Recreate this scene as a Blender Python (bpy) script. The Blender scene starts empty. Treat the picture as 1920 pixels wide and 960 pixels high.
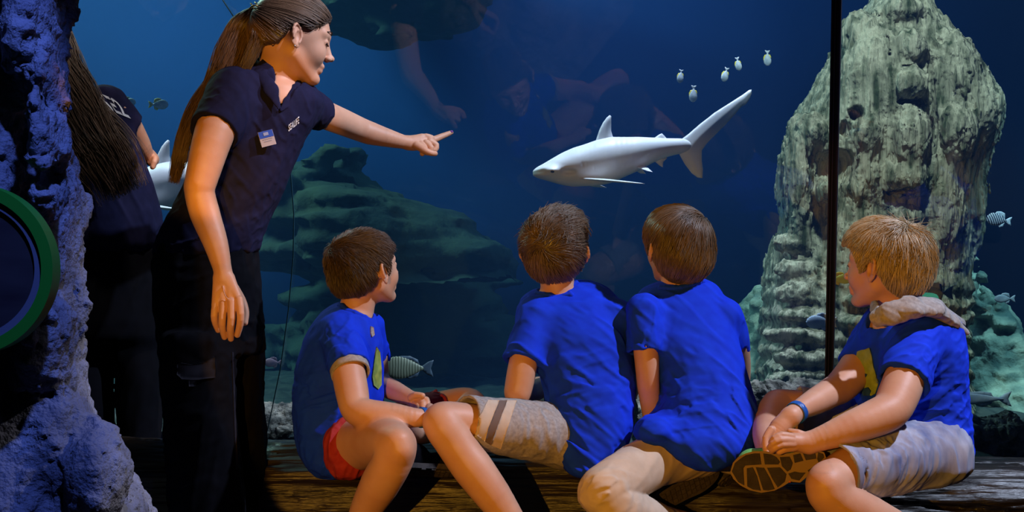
import bpy, math, random
import numpy as np
from mathutils import Vector, Matrix

SC = bpy.context.scene
COL = SC.collection
random.seed(7)

# ------------------------------------------------------------------ camera
F_PX = 2484.0            # focal length in pixels of the 1920x960 frame
CAM_Z = 0.97
cam_data = bpy.data.cameras.new('camera')
cam_data.sensor_width = 36.0
cam_data.lens = 36.0 * F_PX / 1920.0
cam_data.clip_end = 60
cam = bpy.data.objects.new('camera', cam_data)
COL.objects.link(cam)
cam.location = (0, 0, CAM_Z)
cam.rotation_euler = (math.radians(90), 0, 0)
SC.camera = cam

# ------------------------------------------------------------------ view + world
SC.view_settings.view_transform = 'Standard'
SC.view_settings.look = 'None'
SC.view_settings.gamma = 1.0
SC.view_settings.use_curve_mapping = False
SC.view_settings.exposure = 0.0
world = bpy.data.worlds.new('world')
SC.world = world
world.use_nodes = True
world.node_tree.nodes['Background'].inputs[0].default_value = (0.012, 0.014, 0.035, 1)
world.node_tree.nodes['Background'].inputs[1].default_value = 0.12
SC.cycles.use_denoising = True
SC.cycles.volume_bounces = 0
SC.cycles.max_bounces = 8
SC.cycles.transparent_max_bounces = 16
SC.cycles.caustics_reflective = False
SC.cycles.caustics_refractive = False


def lamp(name, kind, loc, target, energy, color, size=0.3, spot=None, blend=0.4):
    d = bpy.data.lights.new(name, kind)
    d.energy = energy
    d.color = color
    if kind == 'AREA':
        d.shape = 'DISK'
        d.size = size
    else:
        d.shadow_soft_size = size
    if kind == 'SPOT':
        d.spot_size = math.radians(spot)
        d.spot_blend = blend
    o = bpy.data.objects.new(name, d)
    COL.objects.link(o)
    o.location = loc
    o.rotation_euler = (Vector(target) - Vector(loc)).to_track_quat('-Z', 'Y').to_euler()
    return o


# lights of the visitors' side
lamp('warm_spotlight', 'SPOT', (-0.70, 0.1, 0.95), (0.42, 3.6, 0.98), 250, (1.0, 0.45, 0.04), 0.009, 40.6, 0.04)
lamp('warm_spotlight', 'SPOT', (-0.42, 0.1, 1.34), (-0.765, 3.5, 1.33), 250, (1.0, 0.45, 0.04), 0.02, 9.6, 0.15)  # added narrow beam that brightens the standing woman's near arm and neck
lamp('cool_spotlight', 'SPOT', (3.0, 2.80, 4.0), (0.5, 3.65, 0.9), 930, (0.92, 0.80, 1.0), 0.05, 39.5, 0.4)
lamp('rock_spotlight', 'SPOT', (-0.1, 1.3, 2.9), (-1.22, 2.6, 0.8), 270, (0.10, 0.20, 1.0), 0.05, 30, 0.6)
lamp('added_corner_fill', 'SPOT', (-0.5, 3.2, 3.9), (-1.15, 4.0, 1.35), 190, (1.0, 0.8, 0.75), 0.05, 17, 0.5)  # added fill for the long-haired woman, not a known fitting
lamp('cool_spotlight', 'SPOT', (1.4, 2.0, 3.9), (-0.42, 3.85, 1.42), 330, (0.98, 0.84, 1.0), 0.03, 17, 0.4)  # second cool beam, added to lift the pointing arm and face
# lights of the tank
lamp('tank_lamp', 'SPOT', (-1.7, 5.45, 4.4), (-1.5, 5.6, 1.3), 750, (1.0, 0.84, 0.95), 0.12, 26, 0.5)  # extra spot added to brighten the half-hidden second shark
lamp('tank_lamp', 'SPOT', (0.5, 5.55, 4.4), (0.45, 5.6, 1.3), 1000, (1.0, 0.84, 0.95), 0.12, 34, 0.5)
lamp('tank_lamp', 'SPOT', (1.1, 4.1, 4.1), (2.05, 6.4, 1.5), 600, (1.0, 0.88, 0.80), 0.10, 44, 0.5)
lamp('tank_lamp', 'SPOT', (3.0, 4.6, 4.3), (2.95, 6.6, 0.35), 700, (0.75, 0.95, 1.0), 0.15, 32, 0.6)
lamp('tank_lamp', 'AREA', (-3.8, 7.5, 4.6), (-3.2, 8.8, 0.5), 260, (0.85, 0.95, 0.72), 1.6)
lamp('tank_lamp', 'AREA', (1.0, 8.0, 4.6), (1.0, 9.6, 0.5), 36, (0.45, 0.7, 1.0), 2.0)


def P(px, py, Y):
    """point of the place that stands at depth Y and shows at (px, py)"""
    return np.array([(px - 960.0) * Y / F_PX, Y, CAM_Z - (py - 480.0) * Y / F_PX])


# ------------------------------------------------------------------ objects
def link(o, parent=None):
    COL.objects.link(o)
    if parent is not None:
        o.parent = parent
    return o


def tag(o, label=None, cat=None, group=None, kind=None):
    if label:
        o['label'] = label
    if cat:
        o['category'] = cat
    if group:
        o['group'] = group
    if kind:
        o['kind'] = kind
    return o


def thing(name, loc, label, cat, group=None):
    o = bpy.data.objects.new(name, None)
    o.empty_display_size = 0.05
    o.location = tuple(float(v) for v in loc)
    link(o)
    return tag(o, label, cat, group)


def origin_of(o):
    v = np.zeros(3)
    while o is not None:
        v = v + np.array(o.location)
        o = o.parent
    return v


def make_obj(name, V, Fc, mat, parent=None, smooth=True, attrs=None):
    V = np.asarray(V, dtype=np.float64)
    if parent is not None:
        V = V - origin_of(parent)
    me = bpy.data.meshes.new(name)
    if isinstance(Fc, np.ndarray):
        n, k = Fc.shape
        me.vertices.add(len(V))
        me.vertices.foreach_set('co', V.astype(np.float32).ravel())
        me.loops.add(n * k)
        me.loops.foreach_set('vertex_index', Fc.astype(np.int32).ravel())
        me.polygons.add(n)
        me.polygons.foreach_set('loop_start', np.arange(0, n * k, k, dtype=np.int32))
        me.update(calc_edges=True)
        me.validate()
    else:
        me.from_pydata([tuple(v) for v in V], [], [list(map(int, f)) for f in Fc])
        me.update()
    if attrs:
        for an, av in attrs.items():
            a = me.attributes.new(an, 'FLOAT', 'POINT')
            a.data.foreach_set('value', np.asarray(av, dtype=np.float32))
    if smooth:
        me.polygons.foreach_set('use_smooth', np.ones(len(me.polygons), dtype=bool))
    me.materials.append(mat)
    o = bpy.data.objects.new(name, me)
    return link(o, parent)


def merge(parts):
    """several (V, F) quad/tri arrays into one; triangles become degenerate-free lists"""
    V, Fl, off = [], [], 0
    for v, f in parts:
        V.append(np.asarray(v))
        Fl.append((np.asarray(f), off))
        off += len(v)
    V = np.concatenate(V)
    ks = {f.shape[1] for f, _ in Fl}
    if len(ks) == 1:
        return V, np.concatenate([f + o for f, o in Fl])
    out = []
    for f, o in Fl:
        out += (f + o).tolist()
    return V, out


# ------------------------------------------------------------------ noise
_rt = np.random.default_rng(11).random(64 ** 3).astype(np.float32) * 2 - 1


def vnoise(p, seed=0):
    p = np.asarray(p)
    fl = np.floor(p)
    t = (p - fl).astype(np.float32)
    i = fl.astype(np.int32)
    t = t * t * t * (t * (t * 6 - 15) + 10)
    x0 = (i[:, 0] + seed * 7) & 63; y0 = (i[:, 1] + seed * 13) & 63; z0 = (i[:, 2] + seed * 29) & 63
    x1 = (x0 + 1) & 63; y1 = (y0 + 1) & 63; z1 = (z0 + 1) & 63
    u, v, w = t[:, 0], t[:, 1], t[:, 2]
    X0 = x0 * 4096; X1 = x1 * 4096; Y0 = y0 * 64; Y1 = y1 * 64
    T = _rt

    def lx(yy, zz):
        a = T[X0 + yy + zz]; return a + (T[X1 + yy + zz] - a) * u
    a = lx(Y0, z0); a = a + (lx(Y1, z0) - a) * v
    b = lx(Y0, z1); b = b + (lx(Y1, z1) - b) * v
    return a + (b - a) * w


def fbm(p, oct=4, seed=0, gain=0.5):
    s, a = 0, 1.0
    q = np.array(p, dtype=np.float64)
    for o in range(oct):
        s = s + a * vnoise(q, seed + o * 17)
        q = q * 2.03 + 13.7
        a *= gain
    return s


def unit(v):
    v = np.asarray(v, dtype=float)
    return v / (np.linalg.norm(v) + 1e-12)


# ------------------------------------------------------------------ signed distance shapes
def cone(a, b, ra, rb):
    a = np.asarray(a, float); b = np.asarray(b, float)
    ba = b - a
    L2 = max(ba @ ba, 1e-12)

    def f(p):
        pa = p - a
        t = np.clip(pa @ ba / L2, 0, 1)
        r = ra + (rb - ra) * t
        return np.linalg.norm(pa - t[:, None] * ba, axis=1) - r
    return f


def flat_cone(a, b, ra, rb, n, s):
    """tapered capsule squashed by s along the direction n"""
    a = np.asarray(a, float); b = np.asarray(b, float); n = unit(n)
    b2 = b + n * (((b - a) @ n) * (1 / s - 1))
    g = cone(a, b2, ra, rb)

    def f(p):
        q = p + np.outer((p - a) @ n, n) * (1 / s - 1)
        return g(q) * (0.5 + 0.5 * s)
    return f


def ell(c, r, axes=None):
    c = np.asarray(c, float); r = np.asarray(r, float)
    A = np.eye(3) if axes is None else np.array([unit(x) for x in axes])

    def f(p):
        q = (p - c) @ A.T
        k0 = np.linalg.norm(q / r, axis=1)
        k1 = np.linalg.norm(q / (r * r), axis=1)
        return np.where(k1 > 1e-9, k0 * (k0 - 1) / np.maximum(k1, 1e-9), -r.min())
    return f


def box(c, r, axes=None, rnd=0.005):
    c = np.asarray(c, float); r = np.asarray(r, float)
    A = np.eye(3) if axes is None else np.array([unit(x) for x in axes])

    def f(p):
        q = np.abs((p - c) @ A.T) - (r - rnd)
        return np.linalg.norm(np.maximum(q, 0), axis=1) + np.minimum(q.max(axis=1), 0) - rnd
    return f


def plane(c, n):
    c = np.asarray(c, float); n = unit(n)
    return lambda p: (p - c) @ n


def _smooth_rows(z, cols):
    zz = np.linspace(z.min(), z.max(), 160)
    o = np.argsort(z)
    out = []
    ker = np.exp(-np.linspace(-2, 2, 17) ** 2); ker /= ker.sum()
    for c in cols:
        y = np.interp(zz, z[o], c[o])
        yp = np.pad(y, 8, mode='reflect', reflect_type='odd')
        out.append(np.convolve(yp, ker, 'valid'))
    return zz, out


def loft(rows, pad=0.0, n=2.3, capk=0.03, zpad=None):
    """rows of (image row, left, right, depth centre, half depth); an upright body of elliptical slices"""
    z = []; cx = []; hx = []; cy = []; hy = []
    for (py, xl, xr, Yc, Yh) in rows:
        z.append(CAM_Z - (py - 480) * Yc / F_PX)
        cx.append(((xl + xr) / 2 - 960) * Yc / F_PX)
        hx.append((xr - xl) / 2 * Yc / F_PX)
        cy.append(Yc); hy.append(Yh)
    z = np.array(z)
    zz, (cx, hx, cy, hy) = _smooth_rows(z, [np.array(v) for v in (cx, hx, cy, hy)])
    z0, z1 = z.min() - (pad if zpad is None else zpad), z.max() + (pad if zpad is None else zpad)

    def f(p):
        pz = p[:, 2]
        a = np.maximum(np.interp(pz, zz, hx) + pad, 0.006)
        b = np.maximum(np.interp(pz, zz, hy) + pad, 0.006)
        qx = np.abs(p[:, 0] - np.interp(pz, zz, cx)) / a
        qy = np.abs(p[:, 1] - np.interp(pz, zz, cy)) / b
        q = (qx ** n + qy ** n) ** (1 / n)
        d = (q - 1) * np.minimum(a, b)
        dz = np.maximum(z0 - pz, pz - z1)
        return smax(d, dz, capk)
    return f


def smin(a, b, k):
    if k <= 0:
        return np.minimum(a, b)
    h = np.clip(0.5 + 0.5 * (b - a) / k, 0, 1)
    return b + (a - b) * h - k * h * (1 - h)


def smax(a, b, k):
    return -smin(-a, -b, k)


class Shape:
    def __init__(self):
        self.ops = []
        self.k = 0.01
        self.gate = 0.03

    def add(self, g, k=None):
        self.ops.append(('a', g, self.k if k is None else k)); return self

    def sub(self, g, k=0.004):
        self.ops.append(('s', g, k)); return self

    def keep(self, g, k=0.004):
        self.ops.append(('i', g, k)); return self

    def disp(self, g):
        self.ops.append(('d', g, 0)); return self

    def chain(self, pts, k=None, flat=None):
        for (a, ra), (b, rb) in zip(pts[:-1], pts[1:]):
            self.add(cone(a, b, ra, rb) if flat is None else flat_cone(a, b, ra, rb, *flat), k)
        return self

    def __call__(self, p):
        d = np.full(len(p), 10.0)
        for t, g, k in self.ops:
            if t == 'd':
                near = np.abs(d) < self.gate
                if near.any():
                    d[near] -= g(p[near])
                continue
            v = g(p)
            if t == 'a':
                d = smin(d, v, k) if k > 0 and d[0] is not None else np.minimum(d, v)
            elif t == 's':
                d = smax(d, -v, k)
            else:
                d = smax(d, v, k)
        return d

    def grad(self, p, e=0.0006):
        g = np.zeros_like(p)
        for s in ((1, -1, -1), (-1, -1, 1), (-1, 1, -1), (1, 1, 1)):
            s = np.array(s, float)
            g += np.outer(self(p + s * e), s)
        return g / (np.linalg.norm(g, axis=1)[:, None] + 1e-12)


def surf(shape, lo, hi, vox, project=2):
    """surface nets over the shape's zero set, block-culled"""
    lo = np.asarray(lo, float); hi = np.asarray(hi, float)
    B = 4
    nb = np.maximum(np.ceil((hi - lo) / (vox * B)).astype(int), 1)
    n = nb * B + 1
    bi = np.stack(np.meshgrid(*[np.arange(m) for m in nb], indexing='ij'), -1).reshape(-1, 3)
    cen = lo + (bi + 0.5) * B * vox
    dc = np.concatenate([shape(cen[s:s + 200000]) for s in range(0, len(cen), 200000)]).astype(np.float32)
    rad = vox * B * 0.87 * 1.3 + 0.004 + (shape.gate - .03 if hasattr(shape, 'gate') else 0)
    sg = np.where(dc < 0, -1, 1).astype(np.float32).reshape(nb)
    D = np.ones(n, dtype=np.float32)
    D[:-1, :-1, :-1] = sg.repeat(B, 0).repeat(B, 1).repeat(B, 2)
    D[-1] = D[-2]; D[:, -1] = D[:, -2]; D[:, :, -1] = D[:, :, -2]
    act = bi[np.abs(dc) < rad]
    loc = np.stack(np.meshgrid(*[np.arange(B + 1)] * 3, indexing='ij'), -1).reshape(-1, 3)
    step = 6000
    for s in range(0, len(act), step):
        blk = act[s:s + step]
        idx = (blk[:, None, :] * B + loc[None]).reshape(-1, 3)
        fi = np.unique((idx[:, 0] * n[1] + idx[:, 1]) * n[2] + idx[:, 2])
        I = np.stack([fi // (n[1] * n[2]), (fi // n[2]) % n[1], fi % n[2]], 1)
        D.reshape(-1)[fi] = shape(lo + I * vox)
    ins = D < 0
    ncell = n - 1
    cid = lambda I, J, K: (I * ncell[1] + J) * ncell[2] + K
    keys, pos, quads = [], [], []
    for ax in range(3):
        sl0 = [slice(None)] * 3; sl1 = [slice(None)] * 3
        sl0[ax] = slice(0, -1); sl1[ax] = slice(1, None)
        ch = ins[tuple(sl0)] != ins[tuple(sl1)]
        I = np.argwhere(ch)
        o1, o2 = (ax + 1) % 3, (ax + 2) % 3
        ok = (I[:, o1] > 0) & (I[:, o1] < n[o1] - 1) & (I[:, o2] > 0) & (I[:, o2] < n[o2] - 1)
        I = I[ok]
        if not len(I):
            continue
        J = I.copy(); J[:, ax] += 1
        d0 = D[I[:, 0], I[:, 1], I[:, 2]]; d1 = D[J[:, 0], J[:, 1], J[:, 2]]
        t = d0 / (d0 - d1)
        X = I.astype(float); X[:, ax] += t
        q = []
        for (s1, s2) in ((-1, -1), (0, -1), (0, 0), (-1, 0)):
            Cc = I.copy(); Cc[:, o1] += s1; Cc[:, o2] += s2
            c = cid(Cc[:, 0], Cc[:, 1], Cc[:, 2])
            keys.append(c); pos.append(X); q.append(c)
        q = np.stack(q, 1)
        flip = ~(d0 < 0)
        q[flip] = q[flip][:, ::-1]
        quads.append(q)
    if not keys:
        return np.zeros((0, 3)), np.zeros((0, 4), int)
    keys = np.concatenate(keys); pos = np.concatenate(pos); quads = np.concatenate(quads)
    uk, inv = np.unique(keys, return_inverse=True)
    cnt = np.bincount(inv)
    V = np.stack([np.bincount(inv, weights=pos[:, a]) / cnt for a in range(3)], 1) * vox + lo
    Fc = np.searchsorted(uk, quads)
    for _ in range(project):
        g = shape.grad(V)
        d = np.clip(shape(V), -0.6 * vox, 0.6 * vox)
        V = V - g * (d * 0.9)[:, None]
    return V, Fc


def surf_multi(shape, lo, hi, vox, fine=()):
    """the same surface with finer cells inside the boxes of `fine` = [(lo, hi, vox)]"""
    V, Fc = surf(shape, lo, hi, vox)
    parts = []
    keep = np.ones(len(Fc), bool)
    for (l, h, v) in fine:
        l = np.asarray(l); h = np.asarray(h)
        inside = ((V > l + vox * 0.6) & (V < h - vox * 0.6)).all(1)
        keep &= ~inside[Fc].all(1)
        parts.append(surf(shape, l, h, v))
    parts.append((V, Fc[keep]))
    V, Fc = merge(parts)
    used = np.unique(Fc)
    m = np.full(len(V), -1); m[used] = np.arange(len(used))
    return V[used], m[Fc]


def bbox(pts, pad):
    pts = np.array(pts)
    return pts.min(0) - pad, pts.max(0) + pad


def trace(shape, p, d, maxd=0.4):
    """points moved along d until they lie on the shape"""
    p = np.array(p, float); t = np.zeros(len(p))
    for _ in range(50):
        v = shape(p + d * t[:, None] if np.ndim(d) > 1 else p + np.outer(t, d))
        t = np.clip(t + v * 0.7, 0, maxd)
    return p + (d * t[:, None] if np.ndim(d) > 1 else np.outer(t, d))


def poly_grid(poly, step):
    """fine triangulated sheet of a 2-D outline: points + triangles"""
    from mathutils.geometry import delaunay_2d_cdt
    poly = np.array(poly, float)
    edge = []
    for a, b in zip(poly, np.roll(poly, -1, 0)):
        m = max(1, int(np.ceil(np.linalg.norm(b - a) / step)))
        for i in range(m):
            edge.append(a + (b - a) * i / m)
    edge = np.array(edge)
    x0, y0 = poly.min(0); x1, y1 = poly.max(0)
    gx, gy = np.meshgrid(np.arange(x0 + step / 2, x1, step), np.arange(y0 + step / 2, y1, step))
    g = np.stack([gx.ravel(), gy.ravel()], 1)
    ins = np.zeros(len(g), bool)
    for a, b in zip(poly, np.roll(poly, -1, 0)):
        c = ((a[1] > g[:, 1]) != (b[1] > g[:, 1]))
        xi = (b[0] - a[0]) * (g[:, 1] - a[1]) / (b[1] - a[1] + 1e-12) + a[0]
        ins ^= c & (g[:, 0] < xi)
    g = g[ins]
    if len(g):
        dist = np.min(np.linalg.norm(g[:, None] - edge[None], axis=2), axis=1)
        g = g[dist > step * 0.4]
    pts = [Vector(p) for p in edge] + [Vector(p) for p in g]
    ne = len(edge)
    r = delaunay_2d_cdt(pts, [(i, (i + 1) % ne) for i in range(ne)], [list(range(ne))], 1, 1e-6)
    return np.array([tuple(v) for v in r[0]]), np.array([list(f) for f in r[2]])


def decal(name, shape, poly_px, Y, mat, parent, off=0.0015, step=5.0, thick=True):
    """a print that lies on the cloth: outline given where it shows, dropped on the surface"""
    Q, T = poly_grid(poly_px, step)
    p = np.array([P(q[0], q[1], Y) for q in Q])
    d = p - np.array([0, 0, CAM_Z]); d /= np.linalg.norm(d, axis=1)[:, None]
    hit = trace(shape, p - d * 0.25, d, 0.6)
    g = shape.grad(hit)
    top = hit + g * off
    bot = hit - g * 0.002
    n = len(top)
    e = {}
    for t in T:
        for a, b in ((t[0], t[1]), (t[1], t[2]), (t[2], t[0])):
            e[(a, b)] = 1
    rim = [(a, b) for (a, b) in e if (b, a) not in e]
    F3 = [list(t) for t in T] + [[a, b, b + n, a + n] for a, b in rim]
    return make_obj(name, np.concatenate([top, bot]), F3, mat, parent)


# ------------------------------------------------------------------ materials
def mat(name, color, rough=0.6, color2=None, nscale=8.0, ndetail=4.0, bump=0.0, bscale=60.0, metallic=0.0, spec=0.5,
        sss=0.0, sheen=0.0, stretch=None, ramp=(0.35, 0.65), coat=0.0, attr=None, voro=None, bdist=0.01):
    m = bpy.data.materials.new(name)
    m.use_nodes = True
    nt = m.node_tree
    b = nt.nodes['Principled BSDF']
    b.inputs['Base Color'].default_value = (*color, 1)
    b.inputs['Roughness'].default_value = rough
    b.inputs['Metallic'].default_value = metallic
    b.inputs['Specular IOR Level'].default_value = spec
    if sss:
        b.inputs['Subsurface Weight'].default_value = sss
        b.inputs['Subsurface Radius'].default_value = (0.012, 0.005, 0.003)
        b.inputs['Subsurface Scale'].default_value = 1.0
    if sheen:
        b.inputs['Sheen Weight'].default_value = sheen
        b.inputs['Sheen Roughness'].default_value = 0.5
    if coat:
        b.inputs['Coat Weight'].default_value = coat
    tc = nt.nodes.new('ShaderNodeTexCoord')
    src = tc.outputs['Object']
    if stretch:
        mp = nt.nodes.new('ShaderNodeMapping')
        mp.inputs['Scale'].default_value = stretch
        nt.links.new(src, mp.inputs[0]); src = mp.outputs[0]
    if color2 is not None:
        if attr:
            n = nt.nodes.new('ShaderNodeAttribute'); n.attribute_name = attr
            fac = n.outputs['Fac']
        else:
            n = nt.nodes.new('ShaderNodeTexNoise')
            n.inputs['Scale'].default_value = nscale
            n.inputs['Detail'].default_value = ndetail
            nt.links.new(src, n.inputs['Vector'])
            fac = n.outputs['Fac']
        r = nt.nodes.new('ShaderNodeValToRGB')
        r.color_ramp.elements[0].position = ramp[0]
        r.color_ramp.elements[0].color = (*color, 1)
        r.color_ramp.elements[1].position = ramp[1]
        r.color_ramp.elements[1].color = (*color2, 1)
        nt.links.new(fac, r.inputs[0])
        nt.links.new(r.outputs[0], b.inputs['Base Color'])
    if bump:
        if voro:
            t = nt.nodes.new('ShaderNodeTexVoronoi'); t.inputs['Scale'].default_value = bscale
            out = t.outputs['Distance']
        else:
            t = nt.nodes.new('ShaderNodeTexNoise'); t.inputs['Scale'].default_value = bscale
            t.inputs['Detail'].default_value = 5
            out = t.outputs['Fac']
        nt.links.new(src, t.inputs['Vector'])
        bp = nt.nodes.new('ShaderNodeBump')
        bp.inputs['Strength'].default_value = bump
        bp.inputs['Distance'].default_value = bdist
        nt.links.new(out, bp.inputs['Height'])
        nt.links.new(bp.outputs[0], b.inputs['Normal'])
    return m
# ================================================================== the place
def slab(name, lo, hi, m, kind='structure'):
    lo = np.array(lo, float); hi = np.array(hi, float)
    V = np.array([[x, y, z] for x in (lo[0], hi[0]) for y in (lo[1], hi[1]) for z in (lo[2], hi[2])])
    Fc = np.array([[0, 1, 3, 2], [4, 6, 7, 5], [0, 4, 5, 1], [2, 3, 7, 6], [0, 2, 6, 4], [1, 5, 7, 3]])
    o = make_obj(name, V, Fc, m, smooth=False)
    return tag(o, kind=kind)


M_floor = mat('dark_floor', (0.010, 0.009, 0.012), 0.55, (0.02, 0.018, 0.02), 3, bump=0.3, bscale=30)
slab('floor', (-4.5, -2.0, -0.1), (4.5, 4.85, 0.0), M_floor)
M_room = mat('dark_wall', (0.02, 0.02, 0.03), 0.8, (0.03, 0.028, 0.04), 2, bump=0.2, bscale=12)
slab('wall_back', (-4.5, -2.1, 0), (4.5, -2.0, 4.8), M_room)
slab('ceiling', (-4.5, -2.0, 4.8), (4.5, 4.2, 4.9), M_room)

# tank shell
M_tank = mat('tank_wall', (0.016, 0.078, 0.32), 0.9, (0.013, 0.065, 0.26), 0.5, bump=0.3, bscale=2, bdist=0.05)
M_sand = mat('tank_sand', (0.06, 0.07, 0.06), 0.9, (0.02, 0.03, 0.03), 9, bump=0.5, bscale=40)
WATER_LO = (-6.5, 3.0, 0.0); WATER_HI = (6.5, 11.0, 5.0)
slab('wall_far', (-6.6, 11.0, -0.1), (6.6, 11.1, 5.0), M_tank)
slab('wall_left', (-6.7, 3.0, -0.1), (-6.6, 11.1, 5.0), M_tank)
slab('wall_right', (6.6, 3.0, -0.1), (6.7, 11.1, 5.0), M_tank)

# the viewing window leans over the visitors: a plane through the pointing fingertip
WN = unit((-0.30, -0.80, -0.50))
W0 = P(850, 247, 4.06) + np.array([0.0, 0.012, 0.0])


def on_window(px, py, off=0.0):
    d = np.array([(px - 960.0) / F_PX, 1.0, -(py - 480.0) / F_PX])
    o = np.array([0, 0, CAM_Z])
    t = ((W0 + WN * off - o) @ WN) / (d @ WN)
    return o + d * t


def win_z(x, z):
    y = W0[1] - (WN[0] * (x - W0[0]) + WN[2] * (z - W0[2])) / WN[1]
    return np.array([x, y, z])


def glass_mat(name):
    m = bpy.data.materials.new(name); m.use_nodes = True
    nt = m.node_tree
    for n in list(nt.nodes):
        nt.nodes.remove(n)
    out = nt.nodes.new('ShaderNodeOutputMaterial')
    mix = nt.nodes.new('ShaderNodeMixShader')
    tr = nt.nodes.new('ShaderNodeBsdfTransparent')
    gl = nt.nodes.new('ShaderNodeBsdfGlossy'); gl.inputs['Roughness'].default_value = 0.02
    gl.inputs['Color'].default_value = (1, 1, 1, 1)
    fr = nt.nodes.new('ShaderNodeFresnel'); fr.inputs['IOR'].default_value = 1.42
    ge = nt.nodes.new('ShaderNodeNewGeometry')
    inv = nt.nodes.new('ShaderNodeMath'); inv.operation = 'SUBTRACT'; inv.inputs[0].default_value = 1.0
    mul = nt.nodes.new('ShaderNodeMath'); mul.operation = 'MULTIPLY'
    nt.links.new(ge.outputs['Backfacing'], inv.inputs[1])
    nt.links.new(fr.outputs[0], mul.inputs[0]); nt.links.new(inv.outputs[0], mul.inputs[1])
    nt.links.new(mul.outputs[0], mix.inputs[0])
    nt.links.new(tr.outputs[0], mix.inputs[1]); nt.links.new(gl.outputs[0], mix.inputs[2])
    nt.links.new(mix.outputs[0], out.inputs['Surface'])
    return m


M_glass = glass_mat('window_glass')


def sheet(name, quad, thick, m, parent=None, n=None):
    """a flat pane of real thickness"""
    q = np.array(quad); n = WN if n is None else n
    V = np.concatenate([q, q - np.asarray(n) * thick])
    k = len(q)
    Fc = [list(range(k))[::-1], list(range(k, 2 * k))] + [[i, (i + 1) % k, (i + 1) % k + k, i + k] for i in range(k)]
    return make_obj(name, V, Fc, m, parent, smooth=False)


SEAM = [(398, -30), (470, 80), (522, 200), (543, 300), (551, 400), (550, 480), (541, 580), (526, 690), (503, 800), (484, 880), (455, 980)]
seam_pts = [on_window(*s) for s in SEAM]
BAR_T, BAR_B = on_window(1571, -60), on_window(1550, 985)
# window_1 left panel, window_2 middle, window_3 right
lt = win_z(-3.4, 2.3); lb = win_z(-3.4, 0.02)
tag(sheet('window_1', [lt] + [p for p in seam_pts] + [lb], 0.03, M_glass), kind='structure')
tag(sheet('window_2', [BAR_T] + [BAR_B] + [p for p in seam_pts][::-1], 0.03, M_glass), kind='structure')
rt = on_window(2150, -60); rb = on_window(2150, 985)
tag(sheet('window_3', [BAR_T, rt, rb, BAR_B], 0.03, M_glass), kind='structure')


def tube(pts, r, m, name, parent=None, sides=8, flat=1.0, up=(0, 0, 1)):
    V, Fc = tube_vf(pts, r, sides, flat, up)
    return make_obj(name, V, Fc, m, parent)


def tube_vf(pts, r, sides=8, flat=1.0, up=(0, 0, 1)):
    pts = np.array(pts, float); n = len(pts)
    r = np.broadcast_to(np.asarray(r, float), (n,))
    V = []
    for i in range(n):
        t = unit(pts[min(i + 1, n - 1)] - pts[max(i - 1, 0)])
        a = np.cross(t, up)
        if np.linalg.norm(a) < 1e-3:
            a = np.cross(t, (0, 1, 0))
        a = unit(a); b = np.cross(a, t)
        for k in range(sides):
            th = 2 * math.pi * k / sides
            V.append(pts[i] + r[i] * (math.cos(th) * a + flat * math.sin(th) * b))
    Fc = []
    for i in range(n - 1):
        for k in range(sides):
            k2 = (k + 1) % sides
            Fc.append([i * sides + k, i * sides + k2, (i + 1) * sides + k2, (i + 1) * sides + k])
    V.append(pts[0]); V.append(pts[-1])
    for k in range(sides):
        k2 = (k + 1) % sides
        Fc.append([len(V) - 2, k2, k, k]); Fc.append([len(V) - 1, (n - 1) * sides + k, (n - 1) * sides + k2, (n - 1) * sides + k2])
    Fc = [list(dict.fromkeys(f)) for f in Fc]
    return np.array(V), Fc


M_seam = mat('seam_sealant', (0.05, 0.13, 0.16), 0.4, spec=0.4)
tag(tube(seam_pts, 0.0022, M_seam, 'trim_1'), kind='structure')
M_black = mat('black_profile', (0.002, 0.002, 0.003), 0.5, spec=.25)
M_profile = mat('grey_profile', (0.014, 0.012, 0.022), 0.45, spec=.3)
bd = unit(BAR_B - BAR_T); bs = unit(np.cross(bd, WN))
V, Fc = [], []


def bar(name, off, w, d, m):
    a, b = BAR_T + bs * off, BAR_B + bs * off
    V = []
    for p in (a, b):
        for s, t in ((-1, 0), (1, 0), (1, 1), (-1, 1)):
            V.append(p + bs * s * w + WN * t * d)
    Fc = [[0, 1, 2, 3], [7, 6, 5, 4], [0, 4, 5, 1], [1, 5, 6, 2], [2, 6, 7, 3], [3, 7, 4, 0]]
    return tag(make_obj(name, V, Fc, m, smooth=False), kind='structure')


bar('trim_2', 0.0, 0.011, 0.018, M_black)
bar('trim_3', 0.0105, 0.0022, 0.024, M_profile)
bar('trim_4', -0.0105, 0.0022, 0.024, M_profile)
bar('trim_5', 0.002, 0.0016, 0.023, M_profile)


# ---- the water itself
def water_mat():
    m = bpy.data.materials.new('water'); m.use_nodes = True
    nt = m.node_tree
    for n in list(nt.nodes):
        nt.nodes.remove(n)
    out = nt.nodes.new('ShaderNodeOutputMaterial')
    ab = nt.nodes.new('ShaderNodeVolumeAbsorption')
    ab.inputs['Color'].default_value = (0.30, 0.78, 0.97, 1); ab.inputs['Density'].default_value = 0.22
    sc = nt.nodes.new('ShaderNodeVolumeScatter')
    sc.inputs['Color'].default_value = (0.15, 0.38, 1.0, 1); sc.inputs['Density'].default_value = 0.035
    sc.inputs['Anisotropy'].default_value = 0.3
    ad = nt.nodes.new('ShaderNodeAddShader')
    nt.links.new(ab.outputs[0], ad.inputs[0]); nt.links.new(sc.outputs[0], ad.inputs[1])
    nt.links.new(ad.outputs[0], out.inputs['Volume'])
    return m


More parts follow.
